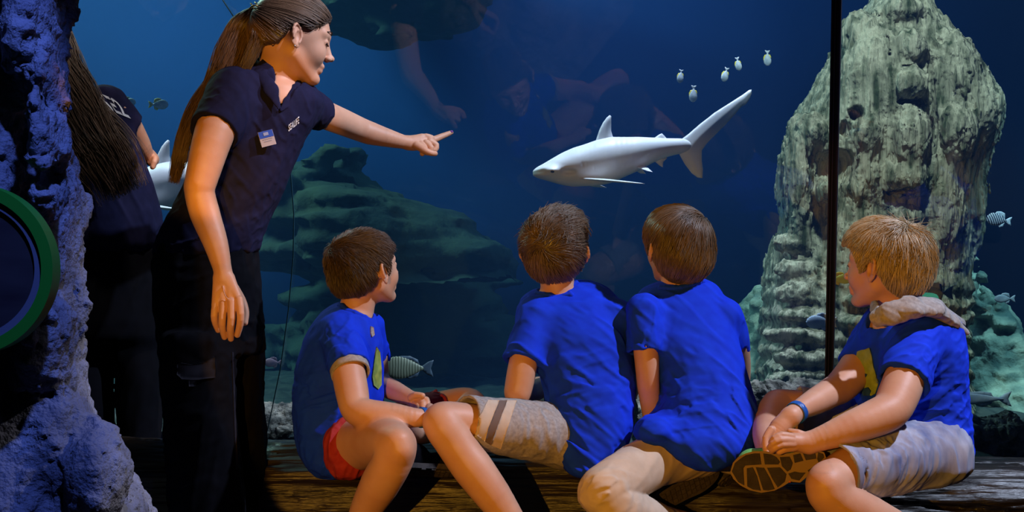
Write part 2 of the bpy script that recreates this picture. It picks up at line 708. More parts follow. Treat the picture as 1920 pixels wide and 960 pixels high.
M_water = water_mat()
g = WN * -0.035
wq = [win_z(-6.5, 0.0) + g, win_z(3.2, 0.0) + g, win_z(3.2, 4.9) + g, win_z(-6.5, 4.9) + g]
V = wq + [np.array([-6.5, 10.95, 0.0]), np.array([6.5, 10.95, 0.0]), np.array([6.5, 10.95, 4.9]), np.array([-6.5, 10.95, 4.9]),
          np.array([6.5, wq[1][1], 0.0]), np.array([6.5, wq[2][1], 4.9])]
Fc = [[0, 1, 2, 3], [1, 8, 9, 2], [4, 7, 6, 5], [0, 3, 7, 4], [8, 5, 6, 9], [0, 4, 5, 8, 1], [3, 2, 9, 6, 7]]
wat = make_obj('water', V, Fc, M_water, smooth=False)
tag(wat, 'clear blue water filling the big tank behind the glass', 'water', kind='stuff')


# ---- gravel bed and rocks in the tank
def ground(name, x0, x1, y0, y1, nx, ny, hf, m):
    xs = np.linspace(x0, x1, nx); ys = np.linspace(y0, y1, ny)
    X, Yg = np.meshgrid(xs, ys, indexing='ij')
    Z = hf(X, Yg)
    V = np.stack([X.ravel(), Yg.ravel(), Z.ravel()], 1)
    i = np.arange(nx * ny).reshape(nx, ny)
    Fc = np.stack([i[:-1, :-1].ravel(), i[1:, :-1].ravel(), i[1:, 1:].ravel(), i[:-1, 1:].ravel()], 1)
    return make_obj(name, V, Fc, m)


def bed(X, Yg):
    p = np.stack([X.ravel() * 6, Yg.ravel() * 6, np.zeros(X.size)], 1)
    n = fbm(p, 5, 3).reshape(X.shape)
    return 0.27 + 0.03 * n - 0.03 * (Yg - 5)


xs = np.linspace(-6.3, 3.1, 260)
us = np.linspace(0, 1, 200) ** 1.5
X, U = np.meshgrid(xs, us, indexing='ij')
Yfront = np.array([win_z(x, 0.27)[1] for x in xs]) + 0.06
Yg = Yfront[:, None] + (10.9 - Yfront)[:, None] * U
Z = bed(X, Yg)
V = np.stack([X.ravel(), Yg.ravel(), Z.ravel()], 1)
i = np.arange(X.size).reshape(X.shape)
Fc = np.stack([i[:-1, :-1].ravel(), i[1:, :-1].ravel(), i[1:, 1:].ravel(), i[:-1, 1:].ravel()], 1)
o = make_obj('tank_bed', V, Fc, M_sand)
tag(o, 'mottled gravel bed of the tank behind the glass', 'gravel', kind='stuff')

M_stone = mat('green_stone', (0.045, 0.055, 0.02), 0.9, (0.50, 0.43, 0.30), 26, 10, bump=1.0, bscale=60, bdist=0.025, stretch=(1, 1, .13), ramp=(.32, .60))
M_pale = mat('pale_stone', (0.10, 0.16, 0.13), 0.9, (0.5, 0.55, 0.4), 6, 8, bump=0.6, bscale=25, bdist=0.03)
M_dark = mat('dark_stone', (0.015, 0.035, 0.035), 0.95, (0.055, 0.085, 0.05), 2.2, 8, bump=0.5, bscale=9, bdist=0.05)
M_rubble = mat('coral_rubble', (0.04, 0.035, 0.03), 0.9, (0.34, 0.28, 0.22), 22, 8, bump=0.8, bscale=60, bdist=0.02)


def strata(p, sc, seed=0):
    return fbm(p * np.array(sc), 4, seed)


# the tall carved rock
YS = 6.3
rows = [(-60, 1655, 1722, YS, .14), (0, 1634, 1732, YS, .20), (60, 1590, 1778, YS, .28), (110, 1556, 1812, YS, .33), (160, 1528, 1846, YS, .36),
        (205, 1500, 1868, YS, .40), (255, 1478, 1862, YS, .42), (300, 1462, 1838, YS, .42), (360, 1464, 1830, YS, .40), (420, 1476, 1820, YS, .38),
        (470, 1446, 1812, YS, .40), (540, 1440, 1806, YS, .44), (620, 1434, 1800, YS, .46), (700, 1430, 1800, YS, .48), (790, 1420, 1810, YS, .50)]
R = Shape(); R.gate = .09
R.add(loft(rows, n=2.6, capk=0.05), 0)
_ry = np.array([r[0] for r in rows]); _rh = np.array([r[4] for r in rows])


def lump(px, py, rx, ry, rz, dy=0.0, k=0.02, cut=False):
    """a knob (or a hollow) of the rock's front, dy behind its face"""
    Yc = YS - np.interp(py, _ry, _rh) + dy
    e = ell(P(px, py, Yc), (rx * Yc / F_PX, rz, ry * Yc / F_PX)); k = k if cut else k * 1.9
    (R.sub if cut else R.add)(e, k)


lump(1642, 175, 70, 120, .12, .06, .04)
lump(1612, 70, 40, 50, .14, .10, .03)
lump(1688, 22, 44, 30, .12, .02, .012)
lump(1700, 92, 33, 38, .12, .00, .010)
lump(1702, 160, 37, 36, .13, -.02, .010)
lump(1706, 262, 40, 70, .10, .0, .02)
lump(1700, 330, 44, 36, .09, .0, .02)
lump(1788, 140, 50, 70, .12, .06, .04)
lump(1828, 215, 40, 60, .16, .12, .04)
lump(1790, 250, 40, 60, .12, .02, .02)
lump(1762, 360, 44, 110, .12, .06, .03)
lump(1700, 405, 50, 24, .07, .02, .012)
lump(1700, 470, 60, 50, .08, .04, .02)
lump(1625, 250, 26, 40, .09, .02, .02)
lump(1618, 330, 34, 60, .07, .03, .02)
lump(1612, 430, 50, 60, .08, .05, .03)
lump(1512, 250, 34, 40, .16, .16, .02)
lump(1494, 350, 30, 110, .12, .14, .03)
lump(1545, 356, 20, 24, .08, .02, .01)
lump(1818, 390, 26, 90, .14, .24, .02)
lump(1703, 193, 36, 9, .12, .0, .008, True)
lump(1702, 127, 30, 5, .10, -.02, .006, True)
lump(1605, 214, 15, 15, .16, .0, .008, True)
lump(1588, 242, 12, 22, .10, .0, .01, True)
lump(1692, 360, 34, 10, .13, .0, .008, True)
lump(1566, 312, 34, 40, .14, .02, .02, True)
lump(1584, 300, 20, 22, .12, .0, .02, True)
lump(1748, 190, 7, 120, .06, .0, .01, True)
lump(1664, 150, 6, 90, .05, .0, .01, True)
lump(1735, 50, 10, 40, .10, .1, .01, True)
for i, (x, y, w) in enumerate(((1498, 455, 44), (1492, 500, 48), (1496, 542, 56), (1500, 585, 58), (1498, 628, 62), (1510, 672, 66), (1500, 715, 70))):
    lump(x + (i * 37 % 29) - 8, y + (i * 13 % 7), w, 22, .07, .13 - .012 * i, .022)
for i, (x, y, w) in enumerate(((1640, 560, 56), (1640, 606, 62), (1650, 652, 66), (1640, 700, 70))):
    lump(x, y, w, 21, .10, .03, .01)


def rockd(p):
    q = p.copy()
    n1 = fbm(q * np.array([34, 34, 4.0]) + 2.5 * fbm(q * 3, 2, 5)[:, None], 4, 11)
    groove = (1 - np.abs(n1)) ** 3
    low = np.clip((0.95 - p[:, 2]) / 0.25, 0, 1)
    band = 0.010 * np.sin(p[:, 2] * 75 + 2.5 * fbm(q * 5, 2, 9)) * low
    return 0.009 * n1 - 0.008 * groove * (1 - low) + 0.012 * fbm(q * 4, 3, 21) + band + 0.004 * fbm(q * 60, 2, 31)


R.disp(rockd)
V, Fc = surf(R, P(1380, 860, YS) + np.array([0, -.75, 0]), P(1920, -110, YS) + np.array([0, .75, 0]), 0.0075)
o = make_obj('carved_rock', V, Fc, M_stone)
tag(o, 'tall grey-green carved rock column with hollows and a knobbed crest, standing behind the glass', 'rock')

# pale boulders either side of it
def boulder(name, rows, m, label, disp, vox=0.016, n=2.2, extra=None):
    S = Shape(); S.gate = .16; S.add(loft(rows, n=n, capk=0.06), 0)
    if extra:
        extra(S)
    S.disp(disp)
    zs = [CAM_Z - (r[0] - 480) * r[3] / F_PX for r in rows]
    xs = [(x - 960) * r[3] / F_PX for r in rows for x in (r[1], r[2])]
    ys = [r[3] + s * r[4] for r in rows for s in (-1, 1)]
    V, Fc = surf(S, (min(xs) - .15, min(ys) - .15, min(zs) - .1), (max(xs) + .15, max(ys) + .15, max(zs) + .12), vox)
    return tag(make_obj(name, V, Fc, m), label, 'rock')


dsp = lambda p: 0.05 * fbm(p * 4, 4, 41) + 0.015 * fbm(p * np.array([9, 9, 22]), 3, 51)
boulder('boulder', [(545, 1425, 1450, 7.0, .1), (575, 1400, 1470, 7.0, .2), (620, 1386, 1490, 7.0, .3), (680, 1380, 1500, 7.0, .35), (760, 1384, 1500, 7.0, .4), (820, 1380, 1500, 7.0, .4)],
        M_pale, 'pale green boulder at the left foot of the carved rock', dsp)
boulder('boulder', [(500, 1780, 1800, 6.9, .15), (540, 1770, 1835, 6.9, .25), (590, 1760, 1880, 6.9, .35), (640, 1760, 1905, 6.9, .45), (700, 1760, 1935, 6.9, .5), (780, 1760, 1990, 6.9, .6), (860, 1750, 2020, 6.9, .6)],
        M_pale, 'large pale turquoise boulder at the right foot of the carved rock', dsp)
# dark slabs further back
dd = lambda p: 0.13 * fbm(p * np.array([1.1, 1.1, 1.6]), 4, 61) + 0.10 * fbm(p * np.array([2, 2, 9]), 3, 71)
boulder('rock_ledge', [(318, 520, 640, 8.6, .4), (340, 480, 700, 8.6, .6), (375, 470, 790, 8.6, .7), (420, 470, 870, 8.6, .8), (465, 470, 930, 8.6, .8), (500, 480, 930, 8.6, .7)],
        M_dark, 'dim green rock ledge far back in the tank, left of centre', dd, 0.04)
boulder('rock_ledge', [(-110, 560, 960, 9.8, .6), (-40, 580, 940, 9.8, .6), (20, 600, 890, 9.8, .5), (70, 640, 840, 9.8, .3)],
        M_dark, 'dark overhanging rock high in the tank behind the pointing woman', dd, 0.04)
boulder('rock_ledge', [(500, 540, 900, 9.6, .3), (600, 530, 960, 9.6, .5), (700, 520, 1050, 9.6, .6), (840, 500, 1250, 9.6, .7)],
        M_dark, 'dim rock mass low in the tank, below the green ledge', dd, 0.05)

# rubble lying against the glass
def rubble(px, py, Y, w, h, label, seed, name='coral_rubble', m=None, sc=1.0):
    S = Shape(); S.gate = .06; rnd = random.Random(seed)
    c = P(px, py, Y); wx = w * Y / F_PX; hz = h * Y / F_PX
    for i in range(9):
        a = c + np.array([rnd.uniform(-.5, .5) * wx, rnd.uniform(-.05, .1), rnd.uniform(-.5, .1) * hz])
        r = rnd.uniform(.35, .6) * hz
        S.add(ell(a, (r * 1.5, r, r)), 0.02)
    S.disp(lambda p: sc * (0.022 * fbm(p * 16, 4, seed) - 0.02 * (1 - np.abs(fbm(p * 24, 3, seed + 5))) ** 3))
    V, Fc = surf(S, c - np.array([wx * .9, .25, hz * 1.4]), c + np.array([wx * .9, .3, hz * 1.4]), 0.007)
    return tag(make_obj(name, V, Fc, m or M_rubble), label, 'rock')


rubble(1852, 812, 4.6, 150, 60, 'brown pitted lump of coral rubble at the right foot of the tank', 3)
rubble(1490, 755, 4.75, 170, 70, 'grey-brown coral rubble behind the knee of the fair-haired boy', 5)
rubble(800, 762, 5.0, 60, 40, 'small grey stone in the tank behind the red shorts', 8)
rubble(1245, 780, 4.9, 60, 120, 'dark rubble between the two middle boys', 12)
rubble(505, 790, 5.25, 60, 60, 'pale stony rubble beside the log, right of the woman in the polo shirt', 14)
rubble(585, 806, 5.2, 100, 30, 'low pale rubble between the log and the glass seam', 17)
# ================================================================== people: helpers
def catmull(pts, n):
    pts = np.array(pts, float)
    t = np.linspace(0, len(pts) - 1, n)
    out = []
    Pp = np.vstack([2 * pts[0] - pts[1], pts, 2 * pts[-1] - pts[-2]])
    for x in t:
        i = min(int(x), len(pts) - 2); u = x - i
        a, b, c, d = Pp[i], Pp[i + 1], Pp[i + 2], Pp[i + 3]
        out.append(.5 * ((2 * b) + (-a + c) * u + (2 * a - 5 * b + 4 * c - d) * u * u + (-a + 3 * b - 3 * c + d) * u ** 3))
    return np.array(out)




def J(px, py, Y, rpx):
    """joint: point and radius, the radius given as it shows (pixels at that depth)"""
    return P(px, py, Y), rpx * Y / F_PX


def limb(S, pts, k=0.012):
    q = np.array([[*J(*p)[0], J(*p)[1]] for p in pts])
    small = q[:, 3].max() < .012
    if len(q) > 2:
        # keep the joints, round the way between them
        fine = catmull(q, (len(q) - 1) * (2 if small else 4) + 1)
        fine[:, 3] = np.interp(np.linspace(0, 1, len(fine)), np.linspace(0, 1, len(q)), q[:, 3]) * .5 + fine[:, 3] * .5
        q = fine
    segs = [cone(a[:3], b[:3], a[3], b[3]) for a, b in zip(q[:-1], q[1:])]
    lo = (q[:, :3] - q[:, 3:]).min(0); hi = (q[:, :3] + q[:, 3:]).max(0)
    c, h = (lo + hi) / 2, (hi - lo) / 2

    def g(p):
        e = np.abs(p - c) - h
        db = np.linalg.norm(np.maximum(e, 0), axis=1)
        out = db + .02
        m = db < .05
        if m.any():
            pm = p[m]
            d = segs[0](pm)
            for s_ in segs[1:]:
                d = np.minimum(d, s_(pm))
            out[m] = d
        return out
    S.add(g, k)
    return S


def frame(f, tilt=(0, 0, 1)):
    f = unit(f); l = unit(np.cross(tilt, f)); u = np.cross(f, l)
    return f, l, u


def add_head(S, C, f, l, u, s=1.0, ears=(1, -1), nose=1.0, jaw=1.0, eo=.073):
    A = (f, l, u)
    pt = lambda a, b, c: C + s * (a * f + b * l + c * u)
    S.add(ell(C, (.092 * s, .074 * s, .084 * s), A), .02)
    S.add(ell(pt(-.03, 0, -.025), (.060 * s, .062 * s, .058 * s), A), .02)
    S.add(ell(pt(.030, 0, -.045), (.058 * s, .053 * s, .066 * s), A), .02)
    for q in (1, -1):
        S.add(cone(pt(.008, q * .046, -.062), pt(.062, q * .014, -.102), .016 * s, .014 * s * jaw), .02)
        S.add(ell(pt(.056, q * .031, -.046), (.026 * s, .022 * s, .026 * s), A), .02)
        S.add(cone(pt(.080, q * .006, .006), pt(.068, q * .042, .004), .012 * s, .009 * s), .012)
    S.add(ell(pt(.074, 0, -.103), (.015 * s, .017 * s, .014 * s), A), .014)
    for q in (1, -1):
        S.sub(ell(pt(.094, q * .031, -.014), (.014 * s, .016 * s, .010 * s), A), .010 * s)
        S.add(ell(pt(.074, q * .031, -.015), (.013 * s, .014 * s, .012 * s), A), .003)
        S.sub(cone(pt(.089, q * .018, -.017), pt(.080, q * .044, -.017), .0012, .0012), .002)
    S.add(cone(pt(.084, 0, -.004), pt(.099, 0, -.040), .0065 * s, .0088 * s * nose), .008)
    S.add(ell(pt(.105, 0, -.043), (.009 * s * nose, .009 * s, .008 * s), A), .004)
    for q in (1, -1):
        S.add(ell(pt(.098, q * .011, -.047), (.008 * s, .006 * s, .006 * s), A), .004)
    S.add(cone(pt(.084, .014, -.070), pt(.084, -.014, -.070), .0075 * s, .0075 * s), .006)
    S.add(cone(pt(.081, .012, -.081), pt(.081, -.012, -.081), .0080 * s, .0080 * s), .006)
    S.sub(cone(pt(.094, .020, -.0755), pt(.094, -.020, -.0755), .0022 * s, .0022 * s), .003)
    for q in ears:
        e0 = np.array([-.006, q * eo, -.022])
        eu = unit(u - .18 * f); ef = unit(.86 * f - q * .0 * l - .42 * q * l * 1.0)
        ef = unit(.80 * f - .62 * q * l); en = unit(np.cross(eu, ef)) * 1.0
        if en @ (q * l) < 0:
            en = -en
        c = pt(*e0)
        base = c + en * .006 * s
        S.add(ell(base, (.0155 * s, .005 * s, .026 * s), (ef, en, eu)), .004)
        S.add(cone(c - ef * .002 * s, c - ef * .002 * s - en * .012 * s, .012 * s, .014 * s), .006)
        ring = []
        for i in range(11):
            th = math.radians(-60 + 27 * i)
            ring.append(base + en * .0045 * s + s * (.0145 * math.cos(th) * ef * 1.0 + (.024 if math.sin(th) > 0 else .021) * math.sin(th) * eu))
        for a, b in zip(ring[:-1], ring[1:]):
            S.add(cone(a, b, .0034 * s, .0034 * s), .002)
        S.sub(ell(base + en * .006 * s - eu * .003 * s + ef * .003 * s, (.0075 * s, .006 * s, .012 * s), (ef, en, eu)), .002)
        S.add(ell(base - eu * .024 * s + ef * .004 * s, (.008 * s, .005 * s, .008 * s), (ef, en, eu)), .004)
        S.add(ell(base + ef * .013 * s - eu * .004 * s, (.003 * s, .004 * s, .006 * s), (ef, en, eu)), .002)


def hair_shape(C, f, l, u, s, infl, hl, ears=(1, -1), extra=None, front=.0):
    A = (f, l, u)
    S = Shape()
    S.add(ell(C + u * .002, (.092 * s + infl + front, .074 * s + infl, .084 * s + infl * 1.15), A), .02)
    S.add(ell(C + s * (-.03 * f - .025 * u), (.060 * s + infl, .062 * s + infl, .058 * s + infl * .8), A), .02)
    if extra:
        extra(S)
    hx = np.array([h[0] for h in hl]) * s; hz = np.array([h[1] for h in hl]) * s

    def low(p):
        q = p - C
        x = q @ f; z = q @ u
        return (np.interp(x, hx, hz) - z + 0.004 * vnoise(p * 90, 5)) * .7
    S.keep(low, .006)
    for q in ears:
        S.sub(ell(C + s * (.004 * f + q * .082 * l - .026 * u), (.021 * s, .030 * s, .033 * s), A), .004)
    S.low = low
    return S


def strand_mesh(paths, r0, r1, attr=None, sides=3):
    """paths (N, m, 3) -> one mesh of thin tapering hairs"""
    N, m, _ = paths.shape
    T = np.gradient(paths, axis=1)
    T /= np.linalg.norm(T, axis=2, keepdims=True) + 1e-9
    ref = np.array([0.31, 0.2, 0.93])
    a = np.cross(T, ref); a /= np.linalg.norm(a, axis=2, keepdims=True) + 1e-9
    b = np.cross(T, a)
    tt = np.linspace(0, 1, m)
    rr = (r0 + (r1 - r0) * tt ** 1.5)[None, :, None]
    V = np.zeros((N, m, sides, 3))
    for k in range(sides):
        th = 2 * math.pi * k / sides
        V[:, :, k] = paths + rr * (math.cos(th) * a + math.sin(th) * b)
    idx = np.arange(N * m * sides).reshape(N, m, sides)
    Q = []
    for k in range(sides):
        k2 = (k + 1) % sides
        Q.append(np.stack([idx[:, :-1, k], idx[:, :-1, k2], idx[:, 1:, k2], idx[:, 1:, k]], -1).reshape(-1, 4))
    at = None
    if attr is not None:
        at = np.repeat(attr, m * sides)
    return V.reshape(-1, 3), np.concatenate(Q), at


def head_strands(S, C, f, l, u, s, whorl, n, length, lift, seed=0, m=10, comb=None, swirl=0.4, grav=0.5, vox=0.004,
                 stop=True, clump=0.35, rmin=0.0, r0=.0008):
    rng = np.random.default_rng(seed)
    V, _ = surf(S, C - .16 * s, C + .16 * s, vox, 1)
    g = S.grad(V)
    ok = S.low(V) < -0.002
    V = V[ok]
    w = C + s * (whorl[0] * f + whorl[1] * l + whorl[2] * u)
    pick = rng.integers(0, len(V), n)
    p = V[pick] + rng.normal(0, vox * .4, (n, 3))
    key = rng.random(n)
    cn = np.stack([vnoise(p * 75, 100 + i + seed) for i in range(3)], 1)
    cl = vnoise(p * 60, 300 + seed)
    path = [p.copy()]
    L = length * (0.7 + .5 * rng.random(n)) / (m - 1)
    h0 = .0006 + .003 * key + .0028 * (cl + .5)
    for j in range(m - 1):
        g = S.grad(p)
        rad = p - w
        rad -= (rad * g).sum(1)[:, None] * g
        rl = np.linalg.norm(rad, axis=1)[:, None]
        rad /= rl + 1e-6
        d = rad + swirl * np.cross(g, rad) * np.exp(-rl / .04) - grav * u * np.clip(rl / .08, 0, 1)
        if comb is not None:
            d = d + comb((p - C) @ f / s, (p - C) @ l / s, (p - C) @ u / s)
        d = d + clump * cn
        d -= (d * g).sum(1)[:, None] * g
        d /= np.linalg.norm(d, axis=1)[:, None] + 1e-6
        p = p + d * L[:, None]
        hh = h0 + lift * ((j + 1) / (m - 1)) ** 1.3 * (.5 + key)
        g = S.grad(p)
        p = p + g * np.clip(hh - S(p), -.01, .006)[:, None]
        if stop:
            st = S.low(p) > 0.006
            p[st] = path[-1][st] + (p[st] - path[-1][st]) * .15
        path.append(p.copy())
    return np.stack(path, 1), key * .6 + .4 * (cl * .5 + .5)


def bundle(guide, wa, wb, n, seed=0, m=24, ax=None, tlen=(.6, 1.0), wave=.006, start=(0, .15)):
    """hairs along a guide: half widths wa (across) and wb (thickness) at each guide point"""
    rng = np.random.default_rng(seed)
    G = catmull(guide, 60); A = np.interp(np.linspace(0, 1, 60), np.linspace(0, 1, len(wa)), wa)
    B = np.interp(np.linspace(0, 1, 60), np.linspace(0, 1, len(wb)), wb)
    T = np.gradient(G, axis=0); T /= np.linalg.norm(T, axis=1)[:, None]
    e2 = np.array([0, -1.0, 0]) if ax is None else np.array(ax)
    e1 = np.cross(T, e2); e1 /= np.linalg.norm(e1, axis=1)[:, None]
    th = rng.random(n) * 2 * math.pi; rho = np.sqrt(rng.random(n))
    # hairs gather in locks
    ncl = 60
    ct = rng.random(ncl) * 2 * math.pi; cr = np.sqrt(rng.random(ncl))
    ci = rng.integers(0, ncl, n)
    cx = cr[ci] * np.cos(ct[ci]); cy = cr[ci] * np.sin(ct[ci])
    X = rho * np.cos(th); Yy = rho * np.sin(th)
    t0 = start[0] + rng.random(n) * (start[1] - start[0]); t1 = tlen[0] + rng.random(n) * (tlen[1] - tlen[0])
    paths = np.zeros((n, m, 3))
    for j in range(m):
        t = t0 + (t1 - t0) * j / (m - 1)
        k = np.clip(t * 59, 0, 58.999); i = k.astype(int); fr = (k - i)[:, None]
        g = G[i] * (1 - fr) + G[i + 1] * fr
        a = A[i] * (1 - fr[:, 0]) + A[i + 1] * fr[:, 0]; b = B[i] * (1 - fr[:, 0]) + B[i + 1] * fr[:, 0]
        mixc = np.clip(j / (m - 1) * 1.1 - .1, 0, 1) * .62
        x = X * (1 - mixc) + cx * mixc; y = Yy * (1 - mixc) + cy * mixc
        wv = wave * np.sin(t * 9 + ct[ci] * 3)
        paths[:, j] = g + e1[i] * (a * x + wv)[:, None] + e2 * (b * y + .5 * wv)[:, None]
    return paths, .5 * rng.random(n) + .5 * rng.random(ncl)[ci]


def snap(S, pts, n=4):
    p = np.array(pts, float)
    for _ in range(n):
        p = p - S.grad(p) * S(p)[:, None]
    return p


def folds(d, long, short, amp, seed, c=None, rad=None, sharp=1.5):
    """creases running along d"""
    d = unit(d); e1 = unit(np.cross(d, (0.1, 1, .05))); e2 = np.cross(d, e1)

    def g(p):
        q = np.stack([p @ d / long, p @ e1 / short, p @ e2 / short], 1)
        q = q + .4 * vnoise(p * 6, seed + 5)[:, None]
        n = vnoise(q, seed) + .3 * vnoise(q * 2.3 + 7, seed + 3)
        v = amp * .6 * (np.exp(-(n / .42) ** 2) - .4) + amp * .4 * vnoise(q * .55 + 3, seed + 8)
        if c is not None:
            r = (p - c) / np.asarray(rad)
            v = v * np.exp(-(r * r).sum(1))
        return v
    return g


def cut_ring(S, a, b, r_out, r_in, depth, k=.003):
    """ends a sleeve at b (direction a->b) and hollows it a little"""
    d = unit(np.asarray(b) - np.asarray(a))
    S.keep_local = None
    S.sub(cone(b - d * depth, b + d * .05, r_in, r_in * 1.03), k)


def sleeve(a, b, ra, rb, flare=1.0, hollow=.85, depth=.008):
    """a short sleeve as its own small shape: tapered, cut square at b, hollow at the mouth"""
    a = np.asarray(a); b = np.asarray(b); d = unit(b - a)
    T = Shape()
    T.add(cone(a, b + d * .03, ra, rb * flare), 0)
    T.keep(plane(b, d), .004)
    T.sub(cone(b - d * depth, b + d * .06, rb * hollow, rb * hollow * 1.04), .003)
    return T


def shape_bounds(pts, pad):
    pts = np.array(pts); return pts.min(0) - pad, pts.max(0) + pad


M_skin = mat('skin', (0.60, 0.30, 0.18), 0.5, (0.66, 0.36, 0.23), 14, 5, bump=0.12, bscale=420, sss=0.10, spec=0.4, bdist=0.002)
M_lip = mat('lips', (0.50, 0.16, 0.13), 0.4)
M_blue = mat('blue_cotton', (0.004, 0.035, 0.66), 0.85, (0.005, 0.045, 0.74), 30, 4, bump=0.15, bscale=900, bdist=0.002, spec=0.2)
M_navy = mat('navy_cotton', (0.006, 0.006, 0.030), 0.9, (0.009, 0.009, 0.04), 40, 4, bump=0.15, bscale=900, bdist=0.002, spec=0.2)
M_black_cloth = mat('black_cloth', (0.002, 0.002, 0.004), 0.9, (0.003, 0.003, 0.006), 30, 4, bump=0.2, bscale=700, bdist=0.002, spec=0.12)
M_grey_cloth = mat('grey_jersey', (0.30, 0.26, 0.24), 0.9, (0.42, 0.37, 0.34), 120, 5, bump=0.2, bscale=800, bdist=0.002, spec=0.2)
M_red_cloth = mat('red_cloth', (0.30, 0.02, 0.025), 0.85, (0.36, 0.035, 0.04), 60, 4, bump=0.15, bscale=800, bdist=0.002, spec=0.2)
M_beige_cloth = mat('beige_cloth', (0.58, 0.44, 0.32), 0.85, (0.66, 0.51, 0.38), 25, 4, bump=0.15, bscale=700, bdist=0.002, spec=0.2)
M_denim = mat('washed_denim', (0.13, 0.15, 0.28), 0.85, (0.44, 0.44, 0.52), 7, 8, bump=0.3, bscale=500, bdist=0.002, spec=0.2, ramp=(.30, .66), stretch=(2.2, 2, .9))
M_green_cloth = mat('green_cloth', (0.01, 0.17, 0.07), 0.9)
M_print = mat('green_print', (0.22, 0.30, 0.05), 0.8, (0.30, 0.38, 0.08), 60)
M_bluep = mat('blue_print', (0.01, 0.06, 0.35), 0.8)
M_white = mat('white_print', (0.75, 0.75, 0.78), 0.7)
M_sole = mat('dark_sole', (0.030, 0.022, 0.020), 0.75, (0.06, 0.045, 0.04), 60, bump=0.3, bscale=300, bdist=.002)
M_midsole = mat('tan_midsole', (0.30, 0.19, 0.09), 0.7)
M_band = mat('blue_wristband', (0.01, 0.09, 0.42), 0.4)
M_hair_brown = mat('brown_hair', (0.030, 0.018, 0.010), 0.40, (0.24, 0.16, 0.10), attr='tone', ramp=(.0, 1.0), spec=0.6)
M_hair_dark = mat('dark_brown_hair', (0.016, 0.009, 0.006), 0.42, (0.13, 0.085, 0.058), attr='tone', ramp=(.0, 1.0), spec=0.5)
M_hair_fair = mat('fair_hair', (0.13, 0.085, 0.04), 0.38, (0.66, 0.50, 0.31), attr='tone', ramp=(.0, 1.0), spec=0.6)
M_hair_long = mat('chestnut_hair', (0.022, 0.012, 0.007), 0.38, (0.20, 0.12, 0.07), attr='tone', ramp=(.0, 1.0), spec=0.6)


def hair_obj(name, cap, C, s, strands, m, parent, vox=.004, base=.25):
    """cap surface plus the hairs combed over it, one mesh"""
    Vs, Fs, As = [], [], []
    if cap is not None:
        V, Fc = surf(cap, C - .17 * s, C + .17 * s, vox)
        Vs.append(V); Fs.append(Fc); As.append(np.full(len(V), base))
    for (paths, key, r0, r1) in strands:
        V, Fc, at = strand_mesh(paths, r0, r1, key)
        Vs.append(V); Fs.append(Fc); As.append(at)
    V, Fc = merge(list(zip(Vs, Fs)))
    return make_obj(name, V, Fc, m, parent, attrs={'tone': np.concatenate(As)})


def body_obj(S, lo, hi, fine, parent, vox=.0055, name='body'):
    V, Fc = surf_multi(S, lo, hi, vox, fine)
    return make_obj(name, V, Fc, M_skin, parent)


def box_px(x0, y0, x1, y1, Ya, Yb, v):
    a = [P(x0, y1, Ya), P(x1, y0, Ya), P(x0, y1, Yb), P(x1, y0, Yb)]
    a = np.array(a)
    return a.min(0), a.max(0), v


def cloth(name, S, lo, hi, vox, m, parent):
    V, Fc = surf(S, lo, hi, vox)
    return make_obj(name, V, Fc, m, parent)


def px_bounds(x0, y0, x1, y1, Ya, Yb):
    l, h, _ = box_px(x0, y0, x1, y1, Ya, Yb, 0)
    return l, h


HL_BOY = [(-.11, -.064), (-.06, -.068), (-.03, -.046), (-.012, -.012), (.012, -.030), (.026, -.028), (.034, .010), (.055, .030), (.075, .040), (.11, .046)]
# ================================================================== log bench, pillar and sign
M_log = mat('weathered_wood', (0.003, 0.002, 0.002), 0.42, (0.026, 0.017, 0.012), 9, 9, bump=0.9, bscale=26, bdist=0.012, stretch=(0.16, 1.6, 2.2), spec=0.6)
LG = Shape(); LG.gate = .05
LG.add(cone((-1.75, 3.88, .255), (2.1, 3.84, .172), .20, .20), 0)


def logd(p):
    q = p * np.array([1.1, 9, 13]) + .5 * fbm(p * np.array([1.5, 2, 2]), 2, 4)[:, None]
    n = fbm(q, 4, 88)
    n2 = fbm(p * np.array([2.2, 30, 44]), 3, 92)
    return .012 * n - .012 * (1 - np.abs(n)) ** 5 - .006 * (1 - np.abs(n2)) ** 3 + .012 * fbm(p * 2.2, 2, 95)


LG.disp(logd)
V, Fc = surf(LG, (-1.98, 3.6, -.02), (2.35, 4.14, .52), .0085)
tag(make_obj('log_bench', V, Fc, M_log), 'dark weathered log bench running along the window, where the four boys sit', 'bench')

# rocky pillar at the left
M_pillar = mat('pitted_rock', (0.11, 0.10, 0.11), 0.85, (0.30, 0.27, 0.27), 7, 9, bump=1.0, bscale=120, bdist=0.008)
YR = 2.75
rows = [(-420, -560, 120, YR, .30), (-100, -560, 126, YR, .30), (0, -560, 124, YR, .29), (100, -560, 118, YR, .28), (200, -560, 124, YR, .28), (300, -560, 134, YR, .28), (400, -560, 136, YR, .28),
        (500, -560, 130, YR, .28), (600, -560, 134, YR, .28), (700, -560, 145, YR, .30), (780, -560, 168, YR, .32), (840, -560, 200, YR, .34), (900, -560, 232, YR, .36),
        (960, -560, 262, YR, .38), (1100, -560, 300, YR, .42), (1345, -560, 330, YR, .45)]
PL = Shape(); PL.gate = .09; PL.add(loft(rows, n=2.4, capk=.02), 0)
for (x, y, rx, ry, dy) in ((40, 60, 50, 120, .05), (85, 250, 36, 160, .02), (60, 640, 46, 100, .06), (75, 860, 60, 110, .1), (170, 900, 50, 80, .05), (20, 880, 50, 120, .10)):
    c = P(x, y, YR - .24); PL.add(ell(c + np.array([0, dy, 0]), (rx * YR / F_PX, .10, ry * YR / F_PX)), .03)
